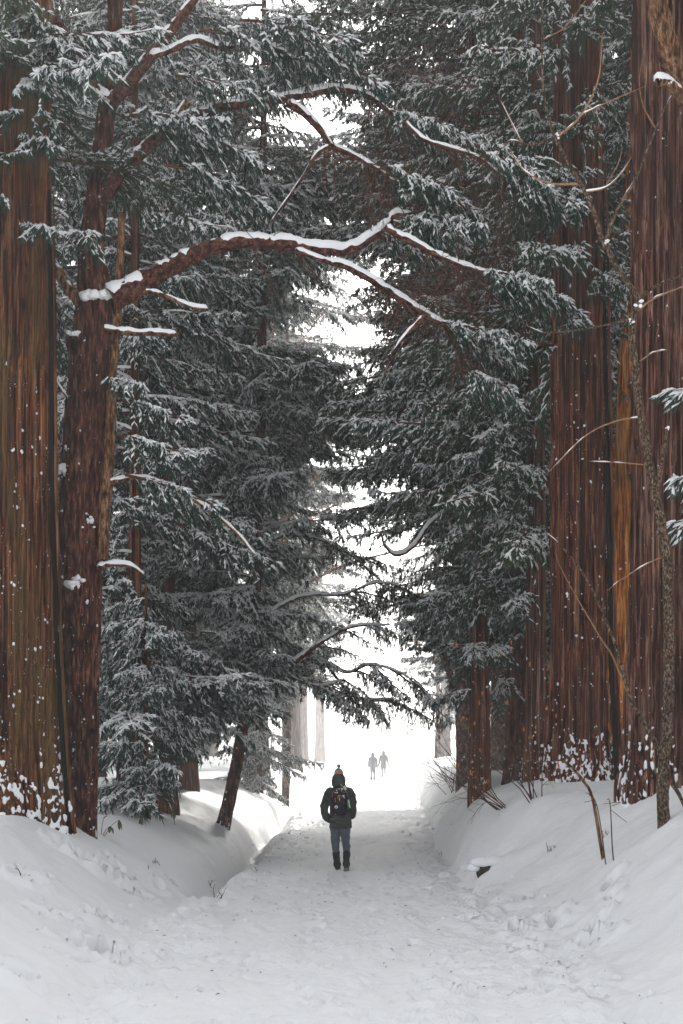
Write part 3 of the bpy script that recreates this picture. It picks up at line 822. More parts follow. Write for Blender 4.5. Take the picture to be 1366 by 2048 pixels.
# the hollow knot and the wads of snow caught on the stem
def ring_knot(tree, p, r, mat='bark_red'):
    mb = MB(); o = np.array(tree.location[:]); th = np.linspace(0, 2 * PI, 18)
    C = p + np.stack([np.cos(th) * r * .8, np.zeros(18), np.sin(th) * r * 1.35], 1)
    tube(mb, C - o, np.full(18, r * .38), 8, 0, bump=.15)
    ob = link('knot', mb.mesh('knot', [M[mat]]), tree)
    mb = MB(); v = ICO2 * np.array([r * .75, r * .35, r * 1.25]); mb.add(v + p - o, ICO2F, 0)  # solid near-black core stands for the shade inside the knot
    link('hollow', mb.mesh('hollow', [M['hollow']]), ob)
ring_knot(tL2, at(147, 690, 22.37), .085)
ring_knot(tL2, at(185, 1463, 22.36), .035)
def wad(tree, p, sx, sz, seed, n=14, name='snow_patch'):
    rr = np.random.default_rng(seed); mb = MB(); o = np.array(tree.location[:])
    P = [p - o + np.array([rr.normal(0, sx * .5), -abs(rr.normal(0, .03)), rr.normal(0, sz * .5)]) for k in range(n)]
    lumps(mb, P, rr.uniform(.25, .6, n) * sx, rr.uniform(.2, .5, n) * sx, 0, rr, (ICO2, ICO2F))
    link(name, mb.mesh(name, [M['snow']]), tree)
for a, b, sx, sz, Yw in [(132, 940, .10, .06, 22.42), (150, 1165, .12, .10, 22.38), (182, 590, .16, .04, 22.38), (215, 590, .12, .04, 22.4), (182, 1040, .05, .12, 22.36),
                         (138, 905, .04, .14, 22.42), (210, 190, .06, .05, 22.5), (228, 190, .08, .03, 22.5), (147, 668, .08, .03, 22.38)]:
    wad(tL2, at(a, b, Yw), sx, sz, int(a + b))
rr = random.Random(8)
for a, b, az, L in [(110, 430, -2.6, 1.2), (60, 470, -1.2, 1.2), (25, 300, -1.0, 1.3), (160, 470, -1.3, 1.1), (240, 800, -.3, 1.1), (230, 870, -.5, 1.3), (210, 760, -.7, .8),
                    (250, 950, .1, 1.4), (130, 250, -2.2, 1.5), (70, 420, -2.0, 1.3), (95, 130, -1.3, 1.5), (300, 250, .2, 1.6), (330, 330, .4, 1.6), (260, 230, -.4, 1.5), (30, 90, -1.2, 1.7),
                    (400, 60, .2, 1.7), (480, 40, -.3, 1.7), (560, 60, .4, 1.7), (350, 150, 0, 1.4)]:
    add_bough(tL2, at(a, b, 22.3), az, L, 'small', rr, tilt=-.15)

# ---- right front pair of great cedars
tR1, axR1, z, g = cedar('cedar_tree', 'tall red-brown cedar with deep crack beside the trunk coloured sunlit orange', 3.98, 27.0, .50, 30, 'bark_cedar',
    ns=260, dz=.08, furrows=36, amp=.052, seed=37, flare=.24, fleck=620, base=2200, lobes=5, lobe_a=.05, fl_h=.6, size=(.005, .03), zmax=7, r_top=.55)
clothe(tR1, axR1, 8.6, 17, 40, 3.4, 2.4, 'twiggy', 6, kinds=['twiggy', 'dark', 'dark'])
tR2, axR2, z, g = cedar('cedar_tree', 'massive grey-brown cedar at the right edge behind the lichened sapling', 4.62, 22.0, .69, 28, 'bark_grey',
    ns=320, dz=.075, furrows=46, amp=.06, seed=41, flare=.20, fleck=420, base=1500, lobes=6, lobe_a=.05, fl_h=.5, size=(.004, .022), zmax=9, r_top=.75)
clothe(tR2, axR2, 13, 17, 10, 3.2, 2.4, 'dark', 7, kinds=['twiggy', 'dark'])
limb(tR2, px_line([(1300, -40), (1325, 40), (1350, 120), (1385, 200)], 19.5, 19.8), [.12, .13, .14, .15], 'bark_sunglow' if False else 'deadwood', 5, .0, ns=14)
limb(tR2, px_line([(1315, 165), (1335, 168), (1375, 205)], 19.5, 19.7), [.05, .06, .08], 'deadwood', 6, .06, ns=10)
# cracked slab of bark standing off the tall cedar
for name_, dx, dr, mt in (('crack', .0, .0, 'hollow'), ('bark_slab', .065, -.005, 'bark_cedar')):  # dark strip in place of the shaded gap behind the slab
    P = np.array([[4.62 + dx, 26.72, h1(4.6, 26.7) - .2], [4.56 + dx, 26.72, 2.4], [4.50 + dx, 26.74, 4], [4.455 + dx, 26.76, 6.5], [4.42 + dx, 26.8, 9], [4.36 + dx, 26.85, 12]])
    limb(tR1, P, np.array([.050, .045, .04, .036, .032, .02]) + dr, mt, 9, 0, ns=8, name=name_, wob=.008)
tR8, ax, z, g = cedar('sunglow_tree', 'leaning trunk coloured as if sunlit orange in the gap between the two great cedars', 5.30, 31.0, .30, 20, 'bark_sunglow',
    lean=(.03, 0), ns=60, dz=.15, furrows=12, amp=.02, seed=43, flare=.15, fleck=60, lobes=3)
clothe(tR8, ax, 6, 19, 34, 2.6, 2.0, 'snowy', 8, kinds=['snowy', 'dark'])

# ---- right row going back
tR3, ax, z, g = cedar('cedar_tree', 'slim dark cedar pressed against the left side of the tall red-brown cedar', 3.66, 30.0, .21, 24, 'bark_grey',
    ns=90, dz=.12, furrows=18, amp=.02, seed=47, flare=.25, fleck=160, base=160, zmax=7)
clothe(tR3, ax, 6.2, 23, 66, 3.4, 2.6, 'dark', 9, az_c=PI, az_s=1.5, kinds=['dark', 'twiggy', 'snowy', 'dark'])
tR4, ax, z, g = cedar('cedar_tree', 'dark cedar behind the orange-leaved shrub', 3.98, 36.0, .30, 25, 'bark_red',
    ns=90, dz=.14, furrows=20, amp=.02, seed=53, flare=.2, fleck=90, base=120, zmax=7)
clothe(tR4, ax, 4.6, 24, 84, 3.4, 2.8, 'snowy', 10, az_c=PI, az_s=1.7, kinds=['snowy', 'snowy', 'dark', 'twiggy'])
tR5, ax, z, g = cedar('cedar_tree', 'straight red-brown trunk rising from the steep edge of the right bank', 2.93, 33.5, .225, 23, 'bark_cedar',
    ns=110, dz=.12, furrows=18, amp=.016, seed=59, flare=.1, fleck=170, base=60, zmax=6, lean=(-.012, 0), r_top=.35)
clothe(tR5, ax, 4.9, 22, 84, 3.0, 2.6, 'snowy', 11, az_c=PI, az_s=1.9, kinds=['snowy', 'snowy', 'dark', 'twiggy'])
limb(tR5, px_line([(1012, 700), (985, 728), (955, 755), (930, 770), (905, 790)], 32.8), [.05, .06, .07, .05, .02], 'bark_limb', 3, .08)
limb(tR5, px_line([(935, 1000), (885, 1030), (850, 1060), (820, 1095), (790, 1110), (772, 1092), (765, 1070)], 33, 32), [.05, .05, .045, .045, .035, .025, .012], 'bark_limb', 4, .04)
limb(tR5, px_line([(1055, 430), (1020, 440), (985, 455)], 32), [.05, .06, .05], 'bark_limb', 14, .09)
tR6, ax, z, g = cedar('pale_tree', 'pale speckled trunk with a curved foot beyond the right bank edge', 3.55, 45.0, .27, 22, 'bark_pale',
    ns=60, dz=.2, furrows=10, amp=.008, seed=61, flare=.1, fleck=80, lean=(-.035, 0), zmax=8)
clothe(tR6, ax, 9.0, 21.5, 70, 3.6, 3.8, 'snowy', 12, az_c=PI, az_s=1.5, kinds=['snowy', 'dark'])
limb(tR6, px_line([(915, 1395), (895, 1340), (880, 1290), (868, 1235), (862, 1180)], 44), [.10, .10, .085, .07, .05], 'bark_pale', 15, .05)
tR7, ax, z, g = cedar('pale_tree', 'faded pinkish trunk seen between the two dark right-hand cedars', 4.98, 51.0, .24, 22, 'bark_pale', ns=50, dz=.25, furrows=10, amp=.008, seed=67, fleck=40)
clothe(tR7, ax, 6, 21, 40, 3.2, 2.6, 'snowy', 13)

rr = random.Random(77)
for k, (a, b, Y, L, kd) in enumerate([(960, 1050, 32.8, 1.4, 'small'), (1000, 1130, 33, 1.3, 'small'), (1045, 1030, 29.5, 1.2, 'small'), (1060, 1080, 29.4, 1.3, 'small'), (1000, 1215, 33, 1.3, 'small'), (945, 1380, 33, 1.0, 'small'),
                        (1015, 1360, 35.4, 1.3, 'small'), (950, 1290, 33, 1.5, 'small'), (1040, 960, 29.5, 1.6, 'small'), (1030, 900, 29.5, 1.7, 'small'), (1050, 1190, 29.5, 1.0, 'small'), (960, 1170, 33, 1.7, 'small'), (985, 990, 33, 1.5, 'small'), (1040, 850, 29.5, 1.8, 'small'), (1000, 1290, 33.2, 1.2, 'small')]):
    add_bough(tR3 if Y < 30 else tR5, at(a, b, Y), PI + rr.uniform(-.2, 1.5), L, kd, rr, tilt=-.15, roll=rr.uniform(-.3, .3))
# ---- left row going back
tL3, ax, z, g = cedar('cedar_tree', 'slender dark trunk just right of the forked tree, snowy boughs all round', -4.0, 31.0, .155, 19, 'bark_cedar',
    ns=70, dz=.15, furrows=14, amp=.012, seed=71, fleck=60)
clothe(tL3, ax, 2.6, 18.5, 100, 3.0, 2.4, 'snowy', 14)
tL4, ax, z, g = cedar('cedar_tree', 'reddish trunk half hidden by low boughs behind the snowy bush', -3.95, 36.5, .21, 21, 'bark_cedar',
    ns=70, dz=.15, furrows=16, amp=.014, seed=73, fleck=60, base=40)
clothe(tL4, ax, 3.4, 20.6, 104, 3.2, 2.8, 'snowy', 15)
pL5 = px_line([(420, 1745), (440, 1672), (452, 1630), (475, 1520), (494, 1390), (508, 1230), (518, 1050), (522, 850), (525, 600), (527, 300), (528, 0)], 37.0)
x5, y5 = pL5[2][0], 37.0
tL5 = empty('leaning_cedar', (x5, y5, h1(x5, y5)), 'cedar with a leaning foot on the left bank, limbs reaching low over the path', 'tree')
g = stem(tL5, pL5, [.20, .185, .155, .14, .13, .12, .115, .11, .10, .085, .06], 'bark_red', ns=70, dz=.12, furrows=14, amp=.012, seed=79, flare=.15)
flecks(tL5, g, 90, 80, 5, base=80, base_h=.6)
ax5 = lambda z: tuple(np.array([np.interp(z, pL5[:, 2], pL5[:, 0]), 37.0, z]))
clothe(tL5, ax5, 4.2, 18, 92, 2.8, 3.0, 'snowy', 16)
for i, (pts, r0) in enumerate([
    ([(492, 1400), (530, 1370), (575, 1335), (620, 1300), (670, 1268), (720, 1250), (780, 1250)], .09),
    ([(575, 1335), (630, 1318), (690, 1345), (740, 1330), (800, 1345), (850, 1380)], .045),
    ([(505, 1260), (560, 1215), (620, 1190), (690, 1190), (750, 1165), (800, 1170)], .06),
    ([(620, 1300), (660, 1340), (700, 1385), (740, 1400), (790, 1400)], .04),
    ([(515, 1100), (570, 1070), (640, 1080), (700, 1110), (760, 1160)], .05),
    ([(500, 1330), (560, 1345), (630, 1370), (690, 1360)], .045)]):
    C = limb(tL5, px_line(pts, 36.6, 35.5 + i * .15), np.linspace(r0, .012, len(pts)), 'bark_limb', 90 + i, .045, ns=8)
    rr = random.Random(300 + i)
    for k in range(5):
        q = C[int(len(C) * (.4 + .59 * (k + rr.random()) / 5)) % len(C)]
        az = rr.uniform(-1.1, 1.1)
        add_bough(tL5, q, az, rr.uniform(.8, 1.6), rr.choice(['twiggy', 'twiggy', 'small', 'dark']), rr, tilt=rr.uniform(-.5, -.1))
    twigs(tL5, C, 26, .3, 1.0, 500 + i, t0=.2, down=.3, r=.008)

# low snowy young cedar at the foot of the left trees
xb, yb, zb = ground_at(285, 1640)
tLb, ax, z, g = cedar('young_cedar', 'low bushy young cedar loaded with snow to the ground on the left bank', xb, yb + .5, .07, 5.2, 'bark_cedar', ns=16, dz=.2, furrows=8, amp=.004, seed=83)
clothe(tLb, ax, z + .35, 4.9, 46, 1.25, .8, 'small', 17)

# long boughs that close the vault over the path
def reach(tree, starts, seed):
    rr = random.Random(seed)
    for px, py, Y, az, L, kd in starts:
        add_bough(tree, at(px, py, Y), az, L, kd, rr, tilt=rr.uniform(-.08, .08), roll=rr.uniform(-.5, .5))
for i, (px, py, L) in enumerate([(1000, 20, 4.2), (985, 70, 3.6), (960, 130, 2.6), (990, 330, 3.4), (970, 370, 3.0), (1000, 410, 3.6), (960, 450, 2.6), (985, 470, 3.2), (970, 690, 2.7), (985, 730, 3.5), (960, 760, 3.1),
                                 (985, 800, 3.6), (965, 835, 3.2), (985, 870, 3.0), (960, 905, 2.6), (940, 640, 2.0), (930, 985, 1.9), (940, 1030, 2.3), (940, 1140, 1.5), (945, 1200, 1.3), (940, 1080, 1.6), (960, -60, 4.4), (940, -20, 3.8), (930, 30, 3.6), (950, 100, 3.9), (930, 170, 2.6), (940, 215, 2.2), (930, 270, 2.3), (950, 300, 3.0), (960, 350, 3.7), (950, 430, 3.5), (940, 500, 2.6), (960, 560, 2.2), (960, 610, 2.2), (960, 920, 3.1), (950, 860, 3.5), (950, 120, 2.9), (945, 160, 2.7), (940, 200, 2.5), (940, 240, 2.2), (945, 285, 2.6), (940, 330, 2.9), (960, 60, 3.3), (940, 950, 3.1), (945, 1000, 2.9), (935, 1050, 2.7), (945, 900, 3.0)]):
    reach(tR5, [(px, py, 33.2 + (i % 4) * .4, PI + (.3 if i % 2 else -.35) * (i % 3) * .6, L, ('twiggy', 'dark', 'twiggy', 'snowy')[i % 4])], 40 + i)
for i, (px, py, L) in enumerate([(520, 20, 2.8), (520, 90, 2.6), (525, 330, 2.4), (520, 370, 2.9), (525, 420, 2.6), (520, 455, 2.2), (520, 500, 1.6), (520, 700, 1.7), (520, 740, 2.2), (520, 790, 2.6), (520, 840, 2.3), (518, 880, 2.0),
                                 (520, 140, 1.4), (520, 560, 1.1), (520, 620, 1.0), (520, 950, 1.2), (515, 1000, 1.3), (515, 1050, 1.6), (500, -60, 3.2), (510, -20, 3.6), (500, 50, 3.3), (515, 110, 2.9), (500, 200, 1.5), (515, 250, 1.3), (505, 300, 2.2), (515, 345, 3.4), (505, 395, 3.2), (515, 440, 3.0), (505, 820, 2.9), (515, 860, 2.7), (520, 130, 1.9), (520, 170, 1.4), (515, 215, 1.0), (520, 275, 1.4), (520, 310, 1.9), (515, 80, 2.6)]):
    reach(tL5, [(px, py, 36.9, (.35 if i % 2 else -.4) * (i % 3) * .6, L, ('snowy', 'dark', 'snowy')[i % 3])], 80 + i)

reach(tL5, [(525, 10, 37, 3.0, 2.6, 'snowy'), (525, 50, 37, 3.4, 2.6, 'snowy'), (470, -30, 37, 2.9, 2.6, 'snowy'), (525, 100, 37, 3.3, 2.6, 'dark')], 5)
_rr = np.random.default_rng(77)
for k in range(44):
    a = at(_rr.uniform(900, 1100), _rr.uniform(120, 720), _rr.uniform(27.6, 29.2)); mb = MB()
    grow(mb, a - np.array(tR3.location[:]), np.array([-1, _rr.normal(0, .2), _rr.uniform(-.5, .75)]), _rr.uniform(1.1, 2.5), .014, _rr, 2, 0, .35, 4, (3, 6))
    link('twig', mb.mesh('twig', [M['twig']]), tR3)

# ---- second rows: dark mass behind the front trunks
def back_tree(x, y, r, top, label, group, n, kind, seed, z0=2.5, L=(3.4, 2.8), name='cedar_tree', mat='bark_cedar', kinds=None, az_c=None, az_s=PI):
    t, ax, z, g = cedar(name, label, x, y, r, top, mat, group, ns=24, dz=.5, furrows=10, amp=.012, seed=seed, flare=.2)
    clothe(t, ax, z + z0, top - .6, n, L[0], L[1], kind, seed, kinds=kinds, az_c=az_c, az_s=az_s)
    return t
gl = 'dark cedars massed behind the front trunks on the left'
for i, (x, y) in enumerate([(-6.2, 33), (-5.4, 40.5), (-7.6, 41), (-4.3, 45), (-6.3, 49), (-9.6, 37), (-10.8, 46), (-8.2, 54)]):
    back_tree(x, y, .25, 21 + i % 3 + (y - 33) * .25, 'snow-dusted cedar deep in the dark wood behind the left front trunks', gl, 80, 'snowy', 600 + i, z0=1.2 + (i % 3) * .6, kinds=['snowy', 'snowy', 'dark'], L=(3.4, 2.8) if i != 3 else (2.6, 4.6))
gr = 'dark cedars massed behind the front trunks on the right'
for i, (x, y) in enumerate([(6.6, 35), (5.4, 42.5), (8.0, 43), (6.4, 51), (9.6, 38), (10.6, 48), (8.6, 58), (12.6, 54), (13.0, 43), (9.4, 31.5)]):  # outer ones added, the row made taller and denser to block the sun
    back_tree(x, y, .27, 28 + i % 3, 'snow-dusted cedar deep in the dark wood behind the right front trunks', gr, 125, 'snowy', 640 + i, z0=1.6 + (i % 3) * .6, kinds=['snowy', 'snowy', 'dark'], L=(3.8, 3.2))
# ---- avenue going on into the fog
FOGN = {}
gf = 'fog-faded cedars lining the far path'
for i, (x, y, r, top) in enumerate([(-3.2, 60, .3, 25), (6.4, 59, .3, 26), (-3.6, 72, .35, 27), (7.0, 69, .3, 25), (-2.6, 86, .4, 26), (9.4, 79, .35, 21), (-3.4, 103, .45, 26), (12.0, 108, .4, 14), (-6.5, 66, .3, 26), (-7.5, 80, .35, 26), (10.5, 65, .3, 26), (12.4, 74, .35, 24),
                               (-3.0, 122, .5, 26), (8.3, 128, .5, 20), (-2.0, 150, .5, 26), (12.5, 152, .5, 18), (-9, 110, .5, 26)]):  # some right-hand trees added to shade the path, others cut low for sun
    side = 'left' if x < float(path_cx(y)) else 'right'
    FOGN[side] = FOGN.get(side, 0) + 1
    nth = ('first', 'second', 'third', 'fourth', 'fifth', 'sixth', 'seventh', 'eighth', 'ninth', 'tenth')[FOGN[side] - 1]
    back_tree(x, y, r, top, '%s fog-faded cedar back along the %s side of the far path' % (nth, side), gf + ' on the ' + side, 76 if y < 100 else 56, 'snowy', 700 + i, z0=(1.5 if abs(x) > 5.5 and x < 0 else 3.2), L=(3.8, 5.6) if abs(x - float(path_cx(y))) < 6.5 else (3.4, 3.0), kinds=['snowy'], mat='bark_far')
# ---- unseen cedars added to shade the near air and snow
for i, (x, y) in enumerate([(7.2, 18.5), (9.6, 25.5), (12.5, 34.5)]):
    t, ax, z, g = cedar('cedar_tree', 'added unseen cedar outside the view, shading the near air and snow', x, y, .5, 28, 'bark_cedar', 'unseen cedars added for shade', ns=24, dz=.5, furrows=10, amp=.012, seed=760 + i)
    clothe(t, ax, 5, 27.5, 100, 3.2, 2.8, 'snowy', 760 + i, free=True)
# one low snow-laden cedar standing pale beside the left gully
tF, ax, z, g = cedar('young_cedar', 'pale snow-covered young cedar in the mist beyond the left gully', -2.9, 56, .14, 9.5, 'bark_cedar', ns=16, dz=.3, furrows=8, amp=.004, seed=85)
clothe(tF, ax, z + .3, 9, 60, 2.2, 1.0, 'snowy', 18, free=True)
# bare broadleaf tree whose fine twigs fill the bright opening
def bare_tree(name, label, x, y, h, seed, mat, depth=4, r=.16):
    z0 = h1(x, y); t = empty(name, (x, y, z0), label, 'tree')
    rr = np.random.default_rng(seed)
    P = np.array([[0, 0, -.3], [.1, 0, h * .2], [-.1, .1, h * .4], [.1, 0, h * .55], [.0, .0, h * .75]])
    mb = MB(); C = catmull(np.column_stack([P, [r, r * .85, r * .7, r * .5, r * .2]]), 26); tube(mb, C[:, :3], C[:, 3], 10, 0, bump=.08)
    link('trunk', mb.mesh('trunk', [M[mat]]), t)
    for k in range(13):
        i = int(9 + 16 * k / 13); p = C[i, :3]
        ang = k * 2.4 + rr.uniform(-.4, .4); d = np.array([math.cos(ang), math.sin(ang), rr.uniform(.25, .9)])
        mb = MB(); grow(mb, p, d, h * rr.uniform(.16, .28), C[i, 3] * .5, rr, depth, 0, .35, 4, (3, 5))
        link('limb', mb.mesh('limb', [M['twig_tan']]), t)
bare_tree('bare_tree', 'bare twiggy broadleaf tree in the bright mist above the far path', -2.1, 60, 27, 3, 'bark_pale', 4)
bare_tree('bare_tree', 'faint bare tree with slanting stem in the mist right of the walkers', 5.7, 96, 20, 5, 'bark_pale', 3)

# ------------------------------------------------------------------ sapling and shrubs
def woody(name, label, lines, Y, mat, cat, snow=.02, ns=8, base=None, wob=.015, fork_snow=(), thin=1.0):
    b = at(*lines[0][0][0], Y)
    z0 = h1(b[0], b[1]); t = empty(name, (b[0], b[1], z0), label, cat)
    for i, (pts, rads) in enumerate(lines):
        P = px_line(pts, Y, Y + (0 if i == 0 else .25 * ((i % 3) - 1)))
        if i == 0: P[0][2] = min(P[0][2], z0 - .08)
        rd = np.interp(np.linspace(0, 1, len(pts)), np.linspace(0, 1, len(rads)), rads)
        rd = rd * thin
        limb(t, P, rd, mat if i == 0 else ('twig_tan' if mat == 'bark_lichen' and rads[0] < .022 else mat), 900 + i * 7 + int(pts[0][0]), snow if rads[0] > .008 else 0, .55, ns if i == 0 else 6, 'trunk' if i == 0 else 'limb', wob=wob, step=.06)
    for a, b_, s in fork_snow:
        wad(t, at(a, b_, Y - .03), s, s, int(a), 5)
    return t
sap = woody('sapling', 'thin lichen-spotted sapling with forked tan twigs in front of the right cedar', [
    ([(1330, 1672), (1326, 1560), (1336, 1420), (1338, 1250), (1331, 1100), (1310, 980), (1286, 860), (1268, 740), (1262, 645), (1276, 602), (1245, 550), (1210, 488), (1185, 412), (1155, 355), (1112, 275), (1092, 200), (1083, 100), (1083, -30)],
     [.10, .09, .085, .08, .075, .07, .065, .06, .055, .045, .04, .038, .034, .03, .024, .018, .014, .01]),
    ([(1276, 605), (1300, 580), (1340, 560), (1400, 540)], [.035, .028, .022, .015]),
    ([(1268, 625), (1300, 600), (1335, 585), (1370, 572)], [.02, .016, .012]),
    ([(1210, 488), (1232, 420), (1268, 360), (1298, 290), (1330, 215), (1345, 190)], [.034, .028, .022, .016, .01, .007]),
    ([(1310, 255), (1288, 215), (1280, 170), (1285, 120)], [.013, .01, .007, .005]),
    ([(1112, 278), (1060, 288), (1020, 280), (1000, 297), (960, 300), (925, 268)], [.022, .018, .015, .011, .008, .005]),
    ([(1042, 282), (1022, 245), (998, 200)], [.012, .008, .005]),
    ([(1112, 275), (1160, 230), (1194, 160), (1203, 70)], [.02, .016, .011, .006]),
    ([(1160, 230), (1220, 200), (1292, 170)], [.013, .01, .005]),
    ([(1155, 368), (1100, 366), (1050, 340), (1020, 298)], [.02, .015, .011, .007]),
    ([(1160, 385), (1210, 375), (1242, 345), (1263, 312)], [.018, .014, .01, .006]),
    ([(1210, 375), (1235, 330), (1245, 295)], [.010, .007, .004]),
    ([(1088, 78), (1130, 55), (1172, 0)], [.012, .009, .005]),
    ([(1258, 640), (1190, 652), (1120, 662), (1080, 662), (1035, 640)], [.022, .016, .012, .009, .006]),
    ([(1284, 835), (1240, 840), (1170, 872), (1088, 950)], [.016, .013, .010, .005]),
    ([(1315, 985), (1318, 935), (1330, 890), (1332, 858)], [.03, .03, .026, .022]),
    ([(1290, 930), (1230, 925), (1180, 922)], [.012, .008, .005]),
    ([(1280, 722), (1305, 705), (1333, 700)], [.013, .011, .009]),
    ([(1338, 1110), (1290, 1130), (1240, 1160), (1215, 1180)], [.012, .01, .008, .006]),
    ([(1334, 1600), (1318, 1510), (1290, 1450), (1262, 1395), (1236, 1310), (1215, 1250), (1180, 1170), (1130, 1100), (1085, 1060)], [.04, .036, .034, .03, .026, .022, .018, .013, .006]),
    ([(1255, 1385), (1225, 1310), (1200, 1270), (1120, 1130), (1110, 1085)], [.016, .013, .01, .007, .004]),
    ([(1345, 1570), (1366, 1610), (1390, 1660)], [.03, .032, .034]),
], 18.0, 'bark_lichen', 'sapling', snow=.022, ns=14, thin=.72,
    fork_snow=[(1276, 612, .05), (1262, 645, .03), (1212, 484, .03), (1115, 274, .025), (1318, 932, .03), (1335, 856, .03), (1340, 165, .03)])

def shrub(name, label, px, py, n, h, spread, seed, mat='twig', leaves=0, lean=(0, 0), depth=3):
    x, y, z = ground_at(px, py)
    t = empty(name, (x, y, z), label, 'shrub')
    rr = np.random.default_rng(seed); ends = []
    for k in range(n):
        mb = MB(); d = np.array([lean[0] + rr.normal(0, spread), lean[1] + rr.normal(0, spread * .5), 1.0])
        grow(mb, np.array([rr.normal(0, .12), rr.normal(0, .1), -.08]), d, h * rr.uniform(.6, 1.1), .010, rr, depth, 0, .5, 5, (3, 5), ends)
        link('stem', mb.mesh('stem', [M[mat]]), t)
    if leaves:
        for k in range(leaves):
            e = ends[int(rr.integers(0, len(ends)))] - np.array([0, 0, rr.uniform(0, .12)])
            leaf(t, e, rr.uniform(.05, .09), rr.uniform(.022, .035), rr.uniform(0, 6.28), -1.2, 'dead_leaf')
    return t
M['dead_leaf'] = flat_mat('orange_dead_leaf', (.62, .20, .035), .6, .2, .3, 12)
M['green_leaf'] = flat_mat('evergreen_leaf', (.05, .075, .02), .45, .4, .35, 14)
def leaf(tree, p, l, w, az, pitch, mat):
    t = np.linspace(0, 1, 6); v = []
    for q in t:
        ww = w * math.sin(PI * min(1, q * .97 + .015)) ** .8
        v += [(q * l, -ww / 2, .12 * ww - .25 * l * q * q), (q * l, 0, -.25 * l * q * q), (q * l, ww / 2, .12 * ww - .25 * l * q * q)]
    f = []
    for i in range(5):
        a = i * 3; f += [(a, a + 1, a + 4, a + 3), (a + 1, a + 2, a + 5, a + 4)]
    mb = MB(); mb.add(np.array(v), f)
    link('leaf', mb.mesh('leaf', [M[mat]]), tree, p, (0, -pitch, az))
shrub('shrub', 'bare shrub with thin arching stems leaning left over the bank edge', 1010, 1612, 9, 1.9, .35, 31, lean=(-1.0, 0))
shrub('shrub', 'bare shrub with orange dead leaves before the dark right cedar', 1068, 1598, 9, 2.1, .33, 32, leaves=46, lean=(-.25, 0))
shrub('shrub', 'leafless twiggy shrub in the mist on the far right bank edge', 905, 1585, 7, 1.6, .4, 33, lean=(-.5, 0))

woody('leaning_stick', 'bent bare stick leaning left out of the right bank', [
    ([(1208, 1640), (1185, 1600), (1165, 1560), (1140, 1530), (1125, 1520)], [.022, .02, .018, .015, .012]),
    ([(1125, 1520), (1090, 1524), (1040, 1522)], [.011, .009, .006])], 19.5, 'deadwood', 'stick', snow=0)
woody('dry_stalk', 'thin dry stalk with cross twigs right of the leaning stick', [
    ([(1228, 1645), (1222, 1612), (1214, 1600)], [.008, .006, .004]),
    ([(1224, 1612), (1240, 1605), (1205, 1608)], [.004, .003]), ([(1222, 1620), (1240, 1635), (1255, 1646)], [.004, .003])], 18.5, 'twig', 'stalk', snow=0)
woody('dry_stalk', 'thin dry stalk between the leaning stick and the cross-twigged stalk', [
    ([(1213, 1641), (1195, 1615), (1180, 1590), (1172, 1585)], [.007, .006, .005, .003]),
    ([(1195, 1615), (1188, 1603), (1170, 1606)], [.004, .003])], 18.8, 'twig', 'stalk', snow=0)

# weeds that stick up through the snow, each with its own place
def weed(label, px, py, n, h, seed, mat='twig', lean=0):
    x, y, z = ground_at(px, py); t = empty('dead_weed', (x, y, z), label, 'weed')
    rr = np.random.default_rng(seed)
    for k in range(n):
        mb = MB(); grow(mb, np.array([rr.normal(0, .03), rr.normal(0, .03), -.04]), np.array([lean + rr.normal(0, .45), rr.normal(0, .3), 1]), h * rr.uniform(.6, 1.1), .006, rr, 1, 0, .8, 4, (1, 4))
        link('stem', mb.mesh('stem', [M[mat]]), t)
weed('small dark weed sprig in the middle of the smooth left bank', 308, 1726, 5, .13, 1)
weed('curved dead twig at the foot of the left bank drift', 296, 1738, 2, .12, 2)
weed('zigzag dead twig poking up at the far left of the bank', 33, 1748, 2, .22, 3, lean=-.2)
weed('short twig beside the zigzag twig on the left bank', 52, 1752, 1, .10, 4, lean=.8)
weed('bushy dead weed above the dark hole on the right bank', 1104, 1700, 6, .17, 5)
weed('upright dark weed left of the lichened sapling', 1214, 1672, 5, .13, 6)
weed('dead twig at the lip of the left gully', 420, 1772, 4, .22, 7)
weed('thin twigs in the gully bottom on the left', 438, 1796, 4, .22, 8, lean=.3)
weed('small weed tuft at the left path edge behind the walker', 507, 1697, 4, .14, 9)
weed('curled twig on the left edge of the path', 510, 1742, 3, .12, 10)
weed('bent grass blade on the right bank near the straight trunk', 942, 1650, 1, .2, 11)
weed('dark weed at the right path edge', 882, 1714, 3, .16, 12)

# evergreen bamboo-grass sprig by the forked tree's foot
def sasa(label, px, py, spec):
    x, y, z = ground_at(px, py); t = empty('bamboo_grass', (x, y, z), label, 'plant')
    for i, (dx, h, ls) in enumerate(spec):
        mb = MB(); C = catmull(np.array([[dx * .2, 0, -.05], [dx * .6, 0, h * .6], [dx, -.02, h]]), 8); tube(mb, C, np.linspace(.007, .004, 8), 5)
        link('stem', mb.mesh('stem', [M['twig_tan']]), t)
        for (az, pit, l, w) in ls: leaf(t, C[-1], l, w, az, pit, 'green_leaf')
sasa('green broad-leaved sprig in the snow beside the forked tree', 200, 1668,
     [(.06, .24, [(.3, .9, .16, .05), (1.2, .5, .13, .045)]), (.16, .12, [(-.4, -.9, .13, .07), (-1.6, -.8, .12, .06)]), (.3, .22, [(-1.3, -1.1, .16, .06), (-.2, -1.1, .17, .06)])])
sasa('drooping green leaf on a thin stem below the snowy young cedar', 350, 1650, [(-.03, .30, [(-1.2, -1.1, .2, .08), (-2.2, -1.0, .16, .06)])])

